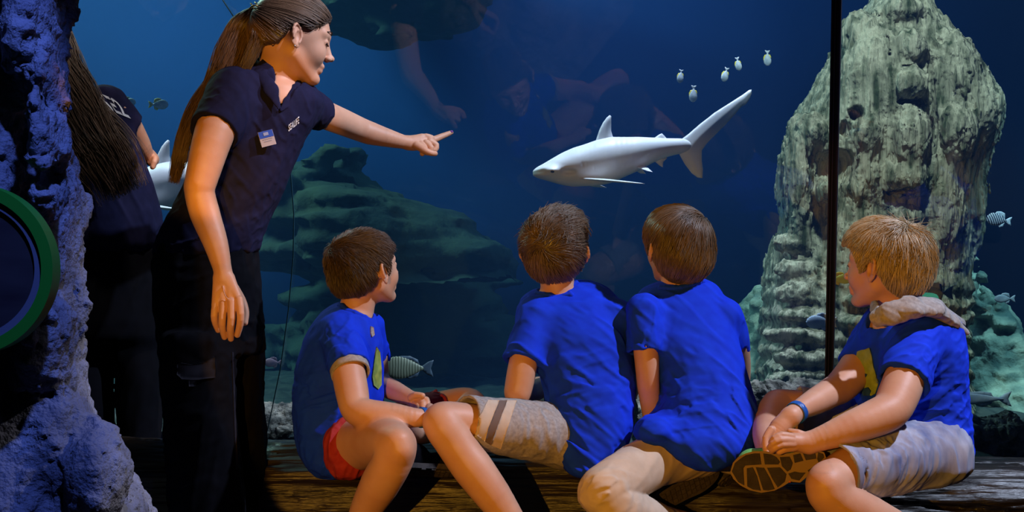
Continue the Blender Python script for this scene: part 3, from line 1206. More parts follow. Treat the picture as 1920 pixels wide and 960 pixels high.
for (x, y, rx, ry) in ((100, 100, 10, 90), (28, 200, 9, 60), (104, 470, 12, 70), (60, 330, 60, 10), (120, 760, 10, 60)):
    c = P(x, y, YR - .26); PL.sub(ell(c, (rx * YR / F_PX, .07, ry * YR / F_PX)), .03)


def pld(p):
    n = fbm(p * np.array([5, 5, 3]), 3, 131)
    n2 = fbm(p * 22, 4, 137)
    n3 = fbm(p * 60, 3, 139)
    return .022 * n + .006 * n2 - .008 * (1 - np.abs(n2)) ** 4 + .004 * n3 - .004 * (1 - np.abs(n3)) ** 4


PL.disp(pld)
V, Fc = surf(PL, (-1.80, 2.1, -.02), (-.62, 3.35, 1.99), .0075)
tag(make_obj('rock_pillar', V, Fc, M_pillar), 'rough pitted rock pillar lit blue at the left edge, partly behind the round sign', 'rock')

# round sign in front of the pillar
SY = 2.40
sc_ = P(-58, 505, SY); sr = 161 * SY / F_PX
sign = thing('round_sign', sc_ + np.array([0, .03, 0]), 'round dark sign with a green rim, fixed before the rock pillar', 'sign')
M_signd = mat('sign_face', (0.03, 0.02, 0.02), 0.45, (0.06, 0.045, 0.04), 4, 5, stretch=(1, 1, 5))
M_signg = mat('green_rim', (0.02, 0.26, 0.012), 0.5)
M_signs = mat('grey_ring', (0.16, 0.15, 0.17), 0.5)


def disc_ring(name, r0, r1, y0, y1, m, n=96):
    V, Fc = [], []
    for i in range(n):
        t = 2 * math.pi * i / n
        for (r, y) in ((r0, y0), (r1, y0), (r1, y1), (r0, y1)):
            V.append(sc_ + np.array([r * math.cos(t), y, r * math.sin(t)]))
    for i in range(n):
        j = (i + 1) % n
        for k in range(4):
            Fc.append([i * 4 + k, i * 4 + (k + 1) % 4, j * 4 + (k + 1) % 4, j * 4 + k])
    o = make_obj(name, V, Fc, m, sign)
    mod = o.modifiers.new('edges', 'EDGE_SPLIT'); mod.split_angle = .6
    return o


disc_ring('rim', sr * .865, sr, -.012, .03, M_signg)
disc_ring('inner_ring', sr * .775, sr * .866, -.006, .03, M_signs)
disc_ring('face_panel', .0005, sr * .776, 0.0, .03, M_signd)
tube([sc_ + np.array([0, .03, 0]), sc_ + np.array([0, .32, .02])], .02, M_signd, 'bracket', sign)

# added unseen hood: its doors block the top and left of the warm beam
LP = np.array([-0.70, 0.1, 0.95])
hd = thing('added_beam_hood', LP + np.array([0, -.12, .0]), 'added unseen black hood behind the camera, its doors blocking part of the warm beam', 'light blocker')
M_hood = mat('black_metal', (.01, .01, .01), .5)


def slab_p(name, lo, hi, parent):
    lo = np.array(lo, float); hi = np.array(hi, float)
    V = np.array([[x, y, z] for x in (lo[0], hi[0]) for y in (lo[1], hi[1]) for z in (lo[2], hi[2])])
    Fc = np.array([[0, 1, 3, 2], [4, 6, 7, 5], [0, 4, 5, 1], [2, 3, 7, 6], [0, 2, 6, 4], [1, 5, 7, 3]])
    return make_obj(name, V, Fc, M_hood, parent, smooth=False)


slab_p('hood_body', LP + (-.08, -.22, -.08), LP + (.08, -.03, .08), hd)
slab_p('beam_flap', LP + (-.14, .34, .0305), LP + (.40, .35, .16), hd)
slab_p('beam_flap', LP + (-.16, .34, -.12), LP + (-.0125, .35, .16), hd)
slab_p('bracket', LP + (-.16, -.03, .08), LP + (-.14, .35, .10), hd)
tube([LP + np.array([0, -.12, -.08]), LP + np.array([0, -.12, -.95])], .015, M_hood, 'stand_pole', hd)
# ================================================================== the pointing woman
def build_woman():
    W = thing('person', (P(400, 480, 3.55)[0], 3.55, 0), 'woman standing in navy polo and black cargo trousers, pointing at the shark', 'person')
    f, l, u = frame((.93, .34, -.20))
    s = 1.12
    C = P(548, 58, 3.60)
    trows = [(140, 462, 556, 3.62, .08), (165, 428, 585, 3.62, .10), (190, 408, 598, 3.62, .11), (230, 388, 586, 3.62, .125), (265, 380, 566, 3.62, .13), (310, 366, 547, 3.62, .13),
             (350, 350, 530, 3.62, .13), (400, 325, 505, 3.62, .13), (440, 302, 488, 3.62, .135), (484, 286, 481, 3.62, .14)]
    hrows = [(455, 294, 480, 3.62, .13), (500, 288, 482, 3.62, .14), (560, 292, 488, 3.62, .14), (620, 298, 492, 3.62, .14), (660, 300, 492, 3.62, .13)]
    leg1 = [(620, 298, 440, 3.52, .09), (700, 302, 437, 3.52, .09), (780, 308, 438, 3.52, .085), (860, 312, 448, 3.52, .08), (960, 318, 455, 3.52, .08), (1060, 328, 446, 3.53, .075), (1140, 332, 440, 3.54, .075)]
    leg2 = [(620, 400, 493, 3.72, .09), (700, 405, 494, 3.72, .09), (745, 410, 489, 3.72, .085), (820, 408, 497, 3.73, .08), (960, 410, 497, 3.74, .08), (1060, 412, 492, 3.74, .075), (1110, 414, 488, 3.74, .075)]
    B = Shape()
    B.add(loft(trows, -.014), 0)
    B.add(loft(hrows, -.016), .03)
    B.add(loft(leg1, -.016), .03)
    B.add(loft(leg2, -.016), .03)
    # neck
    B.add(cone(C + s * (-.016 * f - .062 * u), P(512, 170, 3.62), .050, .056), .02)
    B.add(cone(P(512, 165, 3.62), P(522, 200, 3.58), .05, .045), .03)
    add_head(B, C, f, l, u, s, nose=1.05)
    # right arm hanging
    limb(B, [(430, 190, 3.50, 38), (402, 250, 3.42, 37), (378, 335, 3.38, 30), (374, 358, 3.38, 28), (384, 400, 3.38, 28), (404, 455, 3.36, 23), (416, 500, 3.35, 17.5), (420, 522, 3.35, 17.5)], .016)
    for (kx, ky, wx) in ((405, 572, 410), (419, 570, 416), (434, 566, 424), (447, 562, 430)):
        limb(B, [(wx, 522, 3.345, 10.5), (kx, ky, 3.335, 8.5)], .008)
    for ch in ([(405, 572, 3.335, 8), (402, 592, 3.33, 7), (404, 606, 3.34, 6.3), (409, 619, 3.355, 5.4)],
               [(419, 570, 3.33, 8.4), (417, 597, 3.322, 7.4), (417, 615, 3.33, 6.8), (421, 632, 3.35, 5.6)],
               [(434, 566, 3.328, 8.6), (434, 596, 3.318, 7.6), (432, 616, 3.328, 7), (433, 635, 3.35, 5.8)],
               [(448, 562, 3.33, 8.4), (451, 588, 3.32, 7.4), (450, 608, 3.33, 6.8), (445, 628, 3.35, 5.6)]):
        limb(B, ch, .0015)
    limb(B, [(432, 530, 3.37, 10), (452, 562, 3.385, 8.5), (460, 585, 3.38, 7), (459, 605, 3.37, 6)], .004)
    limb(B, [(418, 538, 3.325, 1.2), (421, 552, 3.322, 1.2), (430, 564, 3.320, 1.0)], .004)   # vein
    # left arm reaching out
    limb(B, [(575, 200, 3.74, 30), (606, 214, 3.80, 27), (640, 228, 3.86, 25), (676, 243, 3.92, 22.5), (695, 250, 3.935, 21.5), (728, 259, 3.96, 17), (756, 266, 3.985, 13), (772, 269, 4.0, 12)], .014)
    limb(B, [(768, 268, 3.995, 12.5), (786, 268, 4.005, 14), (803, 267, 4.015, 11.5)], .012)
    limb(B, [(776, 262, 3.995, 8), (790, 257, 4.0, 6.5)], .006)
    limb(B, [(790, 258, 4.003, 5.6), (799, 255.5, 4.005, 5.4), (808, 259, 4.01, 6.2)], .004)
    limb(B, [(806, 261, 4.012, 7.6), (814, 261.5, 4.02, 6.6), (829, 255.5, 4.035, 5.6), (838, 252, 4.045, 5), (846, 248.5, 4.052, 4.1)], .003)
    limb(B, [(806, 265, 4.0, 6.5), (817, 272, 4.005, 6.3), (815, 281, 4.0, 5.6), (804, 282, 3.995, 5)], .0015)
    limb(B, [(799, 268, 3.99, 6.5), (808, 277, 3.985, 6), (804, 286, 3.985, 5.4), (796, 285, 3.985, 5)], .0015)
    limb(B, [(790, 270, 3.985, 6.2), (797, 280, 3.975, 5.6), (792, 288, 3.975, 5)], .0015)
    limb(B, [(782, 273, 3.98, 8), (795, 281, 3.965, 6.6), (807, 286.5, 3.965, 5.6), (816, 288, 3.975, 4.8)], .004)
    lo, hi = px_bounds(240, -60, 900, 1190, 3.2, 4.2)
    fine = [box_px(470, -40, 650, 190, 3.42, 3.80, .0022), box_px(380, 500, 480, 655, 3.26, 3.45, .002), box_px(735, 225, 870, 310, 3.88, 4.15, .0016)]
    body_obj(B, lo, hi, fine, W, .006)
    # nail
    Nn = Shape(); Nn.add(ell(P(846, 247.2, 4.048), (.0062, .0042, .0042), (unit((1, 0.2, .35)), (0, 1, 0), (-.3, 0, 1))), 0)
    V, Fc = surf(Nn, P(846, 247, 4.05) - .012, P(846, 247, 4.05) + .012, .0014)
    tag(make_obj('fingernail', V, Fc, mat('purple_nail', (.22, .06, .30), .3), W), 'purple varnished fingernail')
    # polo shirt
    T = Shape()
    T.add(loft(trows, 0.004, capk=.05), 0)
    T.add(loft([(112, 488, 530, 3.62, .055), (130, 478, 545, 3.62, .07), (150, 450, 560, 3.62, .09)], .004, capk=.01), .03)
    T.add(sleeve(P(440, 178, 3.54), P(401, 248, 3.425), .075, .062), .03)
    T.add(sleeve(P(556, 192, 3.66), P(598, 212, 3.79), .062, .048), .03)
    T.sub(cone(P(545, 118, 3.60), P(524, 196, 3.50), .060, .012), .008)
    T.sub(cone(C + s * (-.016 * f - .062 * u), P(514, 150, 3.61), .052, .056), .004)
    T.keep(plane(P(380, 478, 3.62), (0.05, 0, -1)), .006)
    T.disp(folds((.6, 0, .8), .16, .035, .006, 5, P(460, 300, 3.5), (.14, .3, .2)))
    T.disp(folds((1, 0, .35), .14, .028, .009, 9, P(400, 440, 3.5), (.2, .4, .09)))
    T.disp(folds((.5, 0, -.8), .12, .03, .004, 12))
    lo, hi = px_bounds(250, 90, 640, 500, 3.25, 3.95)
    cloth('polo_shirt', T, lo, hi, .0042, M_navy, W)
    # collar
    K = Shape()
    cp = [P(488, 112, 3.66), P(482, 122, 3.59), P(492, 140, 3.53), P(508, 168, 3.50), P(523, 202, 3.488)]
    for a, b, ra, rb in zip(cp[:-1], cp[1:], (.016, .020, .022, .018), (.020, .022, .018, .006)):
        K.add(flat_cone(a, b, ra, rb, (.25, -1, .3), .32), .008)
    cp = [P(560, 148, 3.62), P(556, 168, 3.56), P(540, 192, 3.52), P(527, 206, 3.50)]
    for a, b, ra, rb in zip(cp[:-1], cp[1:], (.010, .014, .012), (.014, .012, .005)):
        K.add(flat_cone(a, b, ra, rb, (.6, -1, .3), .32), .008)
    lo, hi = px_bounds(465, 95, 585, 225, 3.4, 3.75)
    cloth('collar', K, lo, hi, .0026, M_navy, W)
    limbc = Shape(); limb(limbc, [(526, 204, 3.487, 4), (522, 226, 3.478, 4), (519, 244, 3.475, 4)], .004)
    # trousers
    Tr = Shape()
    Tr.add(loft(hrows, 0.0, capk=.02), 0)
    Tr.add(loft(leg1, 0.0), .02)
    Tr.add(loft(leg2, 0.0), .012)
    Tr.disp(folds((1, 0, .5), .14, .045, .008, 21))
    Tr.disp(folds((.9, 0, -.5), .10, .04, .010, 25, P(440, 640, 3.5), (.1, .3, .09)))
    Tr.disp(folds((.2, 0, 1), .25, .04, .006, 27))
    lo, hi = px_bounds(250, 440, 530, 1190, 3.3, 3.95)
    tro = cloth('cargo_trousers', Tr, lo, hi, .0055, M_black_cloth, W)
    M_flap = mat('pocket_cloth', (.010, .009, .018), .8, spec=.3)
    fl = decal('pocket_flap', Tr, [(333, 683), (340, 680), (362, 684), (385, 678), (401, 668), (403, 708), (372, 711), (342, 711), (333, 703)], 3.45, M_flap, tro, .004)
    decal('zip_tab', Tr, [(354, 711), (368, 711), (367, 724), (355, 724)], 3.45, M_flap, tro, .004)
    decal('side_seam', Tr, [(434, 660), (437, 660), (440, 760), (445, 880), (442, 880), (437, 760)], 3.45, M_flap, tro, .002)
    # name badge
    g = T.grad(trace(T, P(500, 261, 3.2)[None], np.array([0, 1.0, 0]), .6))[0]
    hit = trace(T, P(500, 261, 3.2)[None], unit(P(500, 261, 3.2) - np.array([0, 0, CAM_Z])), .6)[0]
    n = unit(np.array([.30, -1, .15])); ux = unit(np.cross((0, 0, 1), -n)); ux = unit(ux * 1.0 - np.array([0, 0, .28])); uz = unit(np.cross(ux, n))
    if uz[2] < 0:
        uz = -uz
    c = hit + n * .008
    M_badge = mat('badge_silver', (.42, .40, .48), .35, metallic=.3)
    bd_ = make_box(c, ux, uz, n, .0195, .0205, .0025, 'name_badge', M_badge, W)
    make_box(c + uz * .011 + n * .0018, ux, uz, n, .0188, .0092, .0014, 'blue_band', mat('badge_blue', (.01, .07, .42), .35), bd_)
    make_box(c + uz * .012 + n * .0034, ux, uz, n, .0065, .0042, .0006, 'badge_logo', mat('badge_logo_grey', (.25, .3, .5), .4), bd_)
    for k, w in ((-.002, .013), (-.008, .010)):
        make_box(c + uz * k + n * .0028, ux, uz, n, w, .0010, .0004, 'badge_line', mat('badge_print', (.2, .2, .28), .5), bd_)
    # embroidered writing
    word('chest_logo', 'SEALIFE', T, (541, 247), (561, 231), 13, 3.5, W, M_white)
    # head details
    tie = [C + s * v for v in (-.097 * f + .006 * l + .042 * u, )]
    tc_ = P(482, 22, 3.585)
    hl = [(-.13, -.06), (-.075, -.064), (-.035, -.050), (-.018, -.018), (.010, .004), (.035, .000), (.055, .016), (.078, .040), (.10, .052), (.13, .06)]
    cap = hair_shape(C, f, l, u, s, .010, hl, ears=(1, -1))
    w_loc = np.array([(tc_ - C) @ f, (tc_ - C) @ l, (tc_ - C) @ u]) / s
    rng = np.random.default_rng(4)
    V, _ = surf(cap, C - .2, C + .2, .0045, 1)
    V = V[cap.low(V) < -.001]
    n = 5200
    p = V[rng.integers(0, len(V), n)] + rng.normal(0, .0015, (n, 3))
    key = rng.random(n); cl = vnoise(p * 60, 9)
    path = [p.copy()]; m_ = 16
    for j in range(m_ - 1):
        to = tc_ - p
        dist = np.linalg.norm(to, axis=1)[:, None]
        g = cap.grad(p)
        d = to - (to * g).sum(1)[:, None] * g * np.clip(dist / .05, 0, 1)
        d /= np.linalg.norm(d, axis=1)[:, None] + 1e-6
        step = np.minimum(dist, .011)
        d = d - np.clip(dist / .1, 0, 1) * u * .12 + .06 * np.stack([vnoise(p * 40, 50 + i) for i in range(3)], 1)
        p = p + d * step
        hh = .0008 + .0025 * key + .002 * (cl + .5)
        p = p + cap.grad(p) * (np.clip(hh - cap(p), -.004, .004) * np.clip((dist[:, 0] - .015) / .03, 0, 1))[:, None]
        path.append(p.copy())
    st1 = (np.stack(path, 1), .5 * key + .5 * (cl * .5 + .5), .0008, .0006)
    gd = [P(483, 20, 3.58), P(458, 52, 3.60), P(436, 100, 3.58), P(412, 150, 3.56), P(376, 200, 3.60), P(352, 250, 3.62), P(338, 300, 3.62), P(326, 345, 3.60)]
    k = 3.6 / F_PX
    pb, key2 = bundle(gd, [7 * k, 26 * k, 33 * k, 28 * k, 22 * k, 17 * k, 15 * k, 8 * k], [.010, .022, .026, .022, .018, .015, .012, .008], 2600, 3, 30, tlen=(.52, 1.0), start=(0, .03), wave=.006)
    # short fall from the tie over the back of the head
    gd2 = [P(486, 22, 3.57), P(486, 60, 3.53), P(470, 105, 3.52), P(452, 140, 3.52)]
    pb2, key3 = bundle(gd2, [8 * k, 17 * k, 15 * k, 8 * k], [.010, .016, .014, .006], 420, 6, 16, tlen=(.6, 1.0), start=(0, .05), wave=.003)
    hair_obj('hair', cap, C, s, [st1, (pb, key2, .0009, .0005), (pb2, key3, .0009, .0005)], M_hair_long, W, .0045, .2)
    # hair clip
    M_clip = mat('gold_clip', (.55, .40, .12), .3, metallic=.7)
    cv = []
    for i, (a, b, c2) in enumerate((((470, 6), (482, 26), (487, 40)), ((478, 4), (491, 20), (489, 38)), ((466, 18), (476, 10), (492, 14)), ((474, 30), (484, 18), (494, 26)))):
        cv.append(tube_vf(catmull([P(*a, 3.565), P(*b, 3.545 - .004 * i), P(*c2, 3.55)], 10), .0022, 6))
    V, Fc = [], []
    off = 0
    for v, fc in cv:
        V.append(v); Fc += [[q + off for q in ff] for ff in fc]; off += len(v)
    tag(make_obj('hair_clip', np.concatenate(V), Fc, M_clip, W), 'golden looped hair clip')
    # lips, brow, lashes
    pt = lambda a, b, c: C + s * (a * f + b * l + c * u)
    Lp = Shape(); Lp.add(cone(pt(.0865, .013, -.0705), pt(.0865, -.013, -.0705), .0062, .0062), 0)
    Lp.add(cone(pt(.0835, .012, -.0805), pt(.0835, -.012, -.0805), .0068, .0068), .002)
    Lp.sub(cone(pt(.096, .02, -.0755), pt(.096, -.02, -.0755), .003, .003), .002)
    V, Fc = surf(Lp, pt(.085, 0, -.075) - .03, pt(.085, 0, -.075) + .03, .0016)
    make_obj('lips', V, Fc, M_lip, W)
    for q in (1, -1):
        tube(catmull([pt(.088, q * .016, -.018), pt(.0885, q * .030, -.020), pt(.080, q * .044, -.018)], 8), .0014, M_black, 'eyelashes', W, 5)
        tube(catmull([pt(.0925, q * .012, .010), pt(.090, q * .030, .015), pt(.076, q * .048, .010)], 8), .0022, M_hair_dark, 'eyebrow', W, 5, .6)
    es = Shape(); es.add(ell(pt(-.000, -.084, -.050), (.0022,) * 3), 0)
    V, Fc = surf(es, pt(0, -.084, -.05) - .006, pt(0, -.084, -.05) + .006, .0008)
    make_obj('ear_stud', V, Fc, mat('stud_silver', (.7, .7, .7), .2, metallic=1), W)
    for (x, Yf, r) in ((375, 3.52, .048), (445, 3.74, .046)):
        Sh = Shape(); a = P(x, 1150, Yf); a[2] = .05
        Sh.add(cone(a, a + np.array([.15, .02, -.012]), r, .036), 0); Sh.add(cone(a - np.array([.04, 0, 0]), a, .042, r), .02)
        Sh.keep(plane((0, 0, .006), (0, 0, -1)), .004)
        V, Fc = surf(Sh, a - np.array([.13, .1, .07]), a + np.array([.23, .1, .08]), .006)
        make_obj('shoe', V, Fc, M_black_cloth, W)
    return W


def make_box(c, ux, uz, n, hx, hz, hy, name, m, parent):
    V = []
    for sx in (-1, 1):
        for sz in (-1, 1):
            for sy in (-1, 1):
                V.append(c + ux * hx * sx + uz * hz * sz + n * hy * sy)
    Fc = [[0, 1, 3, 2], [4, 6, 7, 5], [0, 4, 5, 1], [2, 3, 7, 6], [0, 2, 6, 4], [1, 5, 7, 3]]
    return make_obj(name, V, Fc, m, parent, smooth=False)


def text_geo(txt, bold=.012):
    cu = bpy.data.curves.new('t', 'FONT'); cu.body = txt; cu.size = 1; cu.resolution_u = 3; cu.offset = bold
    o = bpy.data.objects.new('t', cu); COL.objects.link(o)
    dg = bpy.context.evaluated_depsgraph_get(); dg.update()
    me = bpy.data.meshes.new_from_object(o.evaluated_get(dg))
    V = np.array([v.co[:] for v in me.vertices]); Fc = [list(p.vertices) for p in me.polygons]
    bpy.data.objects.remove(o); bpy.data.curves.remove(cu); bpy.data.meshes.remove(me)
    return V, Fc


def word(name, txt, S, a, b, hpx, Y, parent, m, off=.002, skew=(0, 1)):
    """writing on cloth from image point a to b, letter height hpx"""
    V, Fc = text_geo(txt, .02)
    V = V[:, :2] - V[:, :2].min(0); w, h = V.max(0)
    a = np.array(a, float); b = np.array(b, float); d = b - a
    up = np.array([d[1], -d[0]]) / np.linalg.norm(d)
    up = np.array([skew[0], -skew[1]]) if skew is not None else up
    q = a + np.outer(V[:, 0] / w, d) + np.outer(V[:, 1] / h, up * hpx)
    p = np.array([P(x, y, Y) for x, y in q])
    dr = p - np.array([0, 0, CAM_Z]); dr /= np.linalg.norm(dr, axis=1)[:, None]
    hit = trace(S, p - dr * .25, dr, .8)
    hit = hit - dr * off
    back = hit + dr * (off + .002)
    n = len(hit)
    e = {}
    for t in Fc:
        for i in range(len(t)):
            e[(t[i], t[(i + 1) % len(t)])] = 1
    rim = [(x, y) for (x, y) in e if (y, x) not in e]
    F2 = [list(t) for t in Fc] + [[x, y, y + n, x + n] for x, y in rim]
    return make_obj(name, np.concatenate([hit, back]), F2, m, parent, smooth=False)


build_woman()
# ================================================================== the four boys
def stripes_poly(*pts):
    return list(pts)


def build_boy_left():
    """dark-haired boy in red shorts, seated at the left end of the group"""
    W = thing('person', (P(640, 870, 3.62)[0], 3.62, P(640, 893, 3.62)[2]), 'seated boy with short dark brown hair, blue T-shirt and red shorts, hands clasped', 'person')
    s = 1.0
    f, l, u = frame((.70, .68, .20))
    C = P(681, 497, 3.62)
    tr = [(566, 628, 668, 3.62, .045), (582, 606, 698, 3.62, .07), (605, 588, 710, 3.62, .095), (640, 572, 715, 3.62, .11), (690, 558, 716, 3.62, .115), (745, 551, 716, 3.62, .12),
          (800, 552, 712, 3.62, .125), (850, 566, 700, 3.62, .13), (888, 592, 680, 3.62, .125)]
    B = Shape()
    B.add(loft(tr, -.014), 0)
    B.add(cone(C + s * (-.016 * f - .055 * u), P(664, 600, 3.62), .043, .050), .02)
    add_head(B, C, f, l, u, s, eo=.079)
    # right arm (near)
    limb(B, [(640, 630, 3.55, 22), (650, 680, 3.47, 31), (660, 735, 3.42, 31), (668, 768, 3.385, 28), (690, 775, 3.37, 27), (735, 779, 3.37, 24), (775, 783, 3.37, 18.5), (798, 783, 3.39, 16)], .014)
    # left arm (far)
    limb(B, [(700, 625, 3.72, 22), (706, 680, 3.74, 22), (713, 716, 3.72, 20), (740, 733, 3.66, 19), (765, 744, 3.60, 14.5), (776, 750, 3.58, 14)], .012)
    limb(B, [(778, 751, 3.58, 14), (790, 754, 3.56, 12)], .01)
    for ch in ([(788, 748, 3.555, 7), (799, 750, 3.545, 6.6), (801, 760, 3.53, 5.6), (795, 766, 3.53, 5)],
               [(786, 752, 3.55, 7), (793, 757, 3.53, 6.6), (792, 767, 3.52, 5.6)],
               [(780, 756, 3.55, 7), (785, 763, 3.53, 6.3), (786, 771, 3.52, 5.4)],
               [(774, 758, 3.56, 6.5), (778, 766, 3.54, 5.8), (780, 773, 3.53, 5)],
               [(772, 745, 3.56, 8), (780, 741, 3.545, 6.6), (792, 742, 3.535, 5.6)]):
        limb(B, ch, .003)
    # right hand beyond the wrist, clasped round the left
    limb(B, [(798, 782, 3.40, 14), (806, 776, 3.44, 11), (806, 765, 3.49, 9)], .01)
    # right leg (near): thigh towards us, shin hanging down
    limb(B, [(650, 838, 3.58, 50), (700, 828, 3.42, 48), (733, 832, 3.30, 44), (740, 842, 3.27, 41), (734, 868, 3.27, 38), (712, 908, 3.31, 37), (684, 960, 3.37, 29), (664, 1010, 3.42, 21), (658, 1035, 3.44, 19)], .018)
    limb(B, [(747, 828, 3.235, 22), (752, 842, 3.23, 20)], .03)
    # left leg (far), folded on the log
    limb(B, [(680, 835, 3.70, 48), (780, 790, 3.76, 42), (850, 764, 3.80, 35), (880, 761, 3.80, 33), (878, 772, 3.75, 29), (845, 790, 3.70, 28), (805, 806, 3.66, 24), (785, 812, 3.64, 22)], .016)
    lo, hi = px_bounds(530, 400, 940, 1050, 3.1, 3.95)
    fine = [box_px(600, 420, 765, 620, 3.45, 3.80, .0021), box_px(750, 725, 825, 800, 3.34, 3.64, .0019)]
    body_obj(B, lo, hi, fine, W)
    # T-shirt
    T = Shape()
    T.add(loft(tr, .002, capk=.03), 0)
    sa, sb = P(638, 622, 3.555), P(655, 690, 3.462)
    T.add(sleeve(sa, sb, .054, .052, 1.04, .86), .02)
    T.add(sleeve(P(698, 612, 3.70), P(708, 675, 3.75), .036, .038), .02)
    T.sub(cone(C + s * (-.012 * f - .055 * u), P(668, 584, 3.60), .043, .046), .006)
    T.disp(folds((.5, 0, .85), .15, .035, .007, 5))
    T.disp(folds((1, 0, .3), .10, .022, .012, 8, P(600, 735, 3.5), (.10, .3, .07)))
    T.disp(folds((1, 0, -.3), .12, .03, .006, 11, P(600, 850, 3.5), (.15, .4, .1)))
    T.disp(folds((.6, 0, -.8), .10, .022, .006, 14, P(640, 650, 3.48), (.06, .3, .06)))
    lo, hi = px_bounds(530, 545, 735, 905, 3.38, 3.9)
    cloth('shirt', T, lo, hi, .0040, M_blue, W)
    # grey lining at the sleeve mouth
    d = unit(sb - sa)
    K = Shape()
    K.add(cone(sb - d * .012, sb + d * .016, .0515, .0515), 0)
    K.keep(plane(sb + d * .022, d), .002); K.keep(plane(sb - d * .006, -d), .002)
    K.sub(cone(sb - d * .02, sb + d * .06, .0455, .0455), .002)
    lo, hi = shape_bounds([sb], .085)
    tag(cloth('sleeve_lining', K, lo, hi, .0028, M_grey_cloth, W), 'grey lining folded out of the sleeve')
    # collar
    Kc = Shape()
    cc = catmull([P(632, 561, 3.575), P(652, 578, 3.555), P(676, 594, 3.555), P(693, 606, 3.575), P(697, 603, 3.62)], 9)
    cc = snap(T, cc)
    for a, b in zip(cc[:-1], cc[1:]):
        Kc.add(cone(a, b, .0075, .0075), .002)
    lo, hi = shape_bounds(cc, .02)
    cloth('collar', Kc, lo, hi, .0026, M_blue, W)
    decal('chest_print', T, [(705, 650), (711, 660), (714, 690), (714, 722), (708, 730), (700, 722), (697, 706), (701, 676)], 3.6, M_print, W, .003, 3)
    decal('collar_patch', T, [(694, 612), (699, 614), (701, 628), (697, 632), (694, 624)], 3.6, M_grey_cloth, W, .003, 3)
    # red shorts
    R_ = Shape()
    R_.add(loft([(782, 600, 700, 3.60, .10), (820, 606, 706, 3.58, .12), (860, 612, 700, 3.57, .125), (892, 622, 690, 3.57, .12)], 0, capk=.04), 0)
    a, b = P(640, 838, 3.60), P(672, 832, 3.505)
    R_.add(sleeve(a, b, .080, .078, 1.02, .93, .02), .02)
    a2, b2 = P(700, 822, 3.70), P(832, 768, 3.79)
    R_.add(sleeve(a2, b2, .072, .060, 1.0, .93, .02), .02)
    R_.disp(folds((.1, 0, 1), .12, .028, .006, 31))
    lo, hi = px_bounds(590, 715, 850, 905, 3.38, 3.95)
    cloth('shorts', R_, lo, hi, .0045, M_red_cloth, W)
    # hair
    def ex(S):
        S.add(ell(C + s * (-.055 * f + .030 * u), (.045, .055, .050), (f, l, u)), .02)
    cap = hair_shape(C, f, l, u, s, .006, HL_BOY, extra=ex)
    p1 = head_strands(cap, C, f, l, u, s, (-.075, .015, .060), 9000, .026, .006, 11, 8, swirl=.8, grav=.8, vox=.0035, clump=.4)
    hair_obj('hair', cap, C, s, [(*p1, .0007, .0003)], M_hair_dark, W, .0032, .25)
    # wristband
    wb = catmull([P(789, 768, 3.37), P(795, 770, 3.355), P(797, 779, 3.35)], 6)
    ring = Shape(); dv = unit(P(798, 783, 3.39) - P(775, 783, 3.37)); c = P(792, 783, 3.386)
    ring.add(cone(c - dv * .004, c + dv * .004, .0265, .0265), 0); ring.keep(plane(c + dv * .007, dv), .001); ring.keep(plane(c - dv * .007, -dv), .001)
    lo, hi = shape_bounds([c], .045); tag(cloth('wristband', ring, lo, hi, .0022, M_band, W), 'blue wristband')
    shoe('shoe', P(800, 868, 3.60), unit((1, .25, -.1)), unit((0, -.6, -1)), .9, W, sole_to=(0, -1, -.25), dark=True)
    a = P(656, 1045, 3.44); shoe('shoe', np.array([a[0], a[1], .045]) + np.array([.05, -.02, 0]), unit((.9, -.4, 0)), unit((0, 0, -1)), .95, W, dark=True)
    return W


def shoe(name, c, d, down, s, parent, sole_to=None, dark=True, upper=None):
    """a child's trainer: c middle, d heel->toe, down towards the sole"""
    down = unit(down - d * (down @ d)); side = np.cross(d, down)
    A = (d, side, down)
    S = Shape()
    S.add(ell(c + d * .045 * s - down * .004, (.062 * s, .037 * s, .030 * s), A), 0)
    S.add(ell(c - d * .050 * s - down * .012 * s, (.048 * s, .031 * s, .040 * s), A), .02)
    S.add(ell(c - d * .035 * s - down * .035 * s, (.034 * s, .027 * s, .022 * s), A), .02)
    S.keep(plane(c + down * .020 * s, down), .003)
    lo, hi = shape_bounds([c], .15 * s)
    up = cloth(name, S, lo, hi, .0045, upper or M_black_cloth, parent)
    out = []
    for i in range(40):
        t = 2 * math.pi * i / 40
        x = math.cos(t); y = math.sin(t)
        w = .036 + .006 * (x > 0) * x - .004 * math.exp(-((x + .1) / .3) ** 2)
        out.append(c + s * (x * .108 * d + y * w * side))
    ring0 = np.array(out) + down * .014 * s; ring1 = np.array(out) + down * .030 * s
    V = np.concatenate([ring0, ring1])
    Fc = [list(range(40)), list(range(40, 80))[::-1]] + [[i, i + 40, (i + 1) % 40 + 40, (i + 1) % 40] for i in range(40)]
    so = make_obj('sole', V, Fc, M_midsole if not dark else M_sole, up, smooth=False)
    # tread blocks
    V, Fc = [], []
    for ix in range(-6, 7):
        for iy in (-2, -1, 0, 1, 2):
            x = ix * .0155; y = iy * .0145 + (.003 if ix % 2 else 0)
            w = .034 * math.sqrt(max(0, 1 - (x / .104) ** 2))
            if abs(y) + .006 > w:
                continue
            b0 = len(V)
            for sx in (-1, 1):
                for sy in (-1, 1):
                    for z in (.029, .0345):
                        V.append(c + s * ((x + sx * .0066) * d + (y + sy * .0062) * side + z * down))
            Fc += [[b0 + q for q in qq] for qq in ([0, 1, 3, 2], [4, 6, 7, 5], [0, 4, 5, 1], [2, 3, 7, 6], [0, 2, 6, 4], [1, 5, 7, 3])]
    make_obj('tread', V, Fc, M_sole, up, smooth=False)
    return up


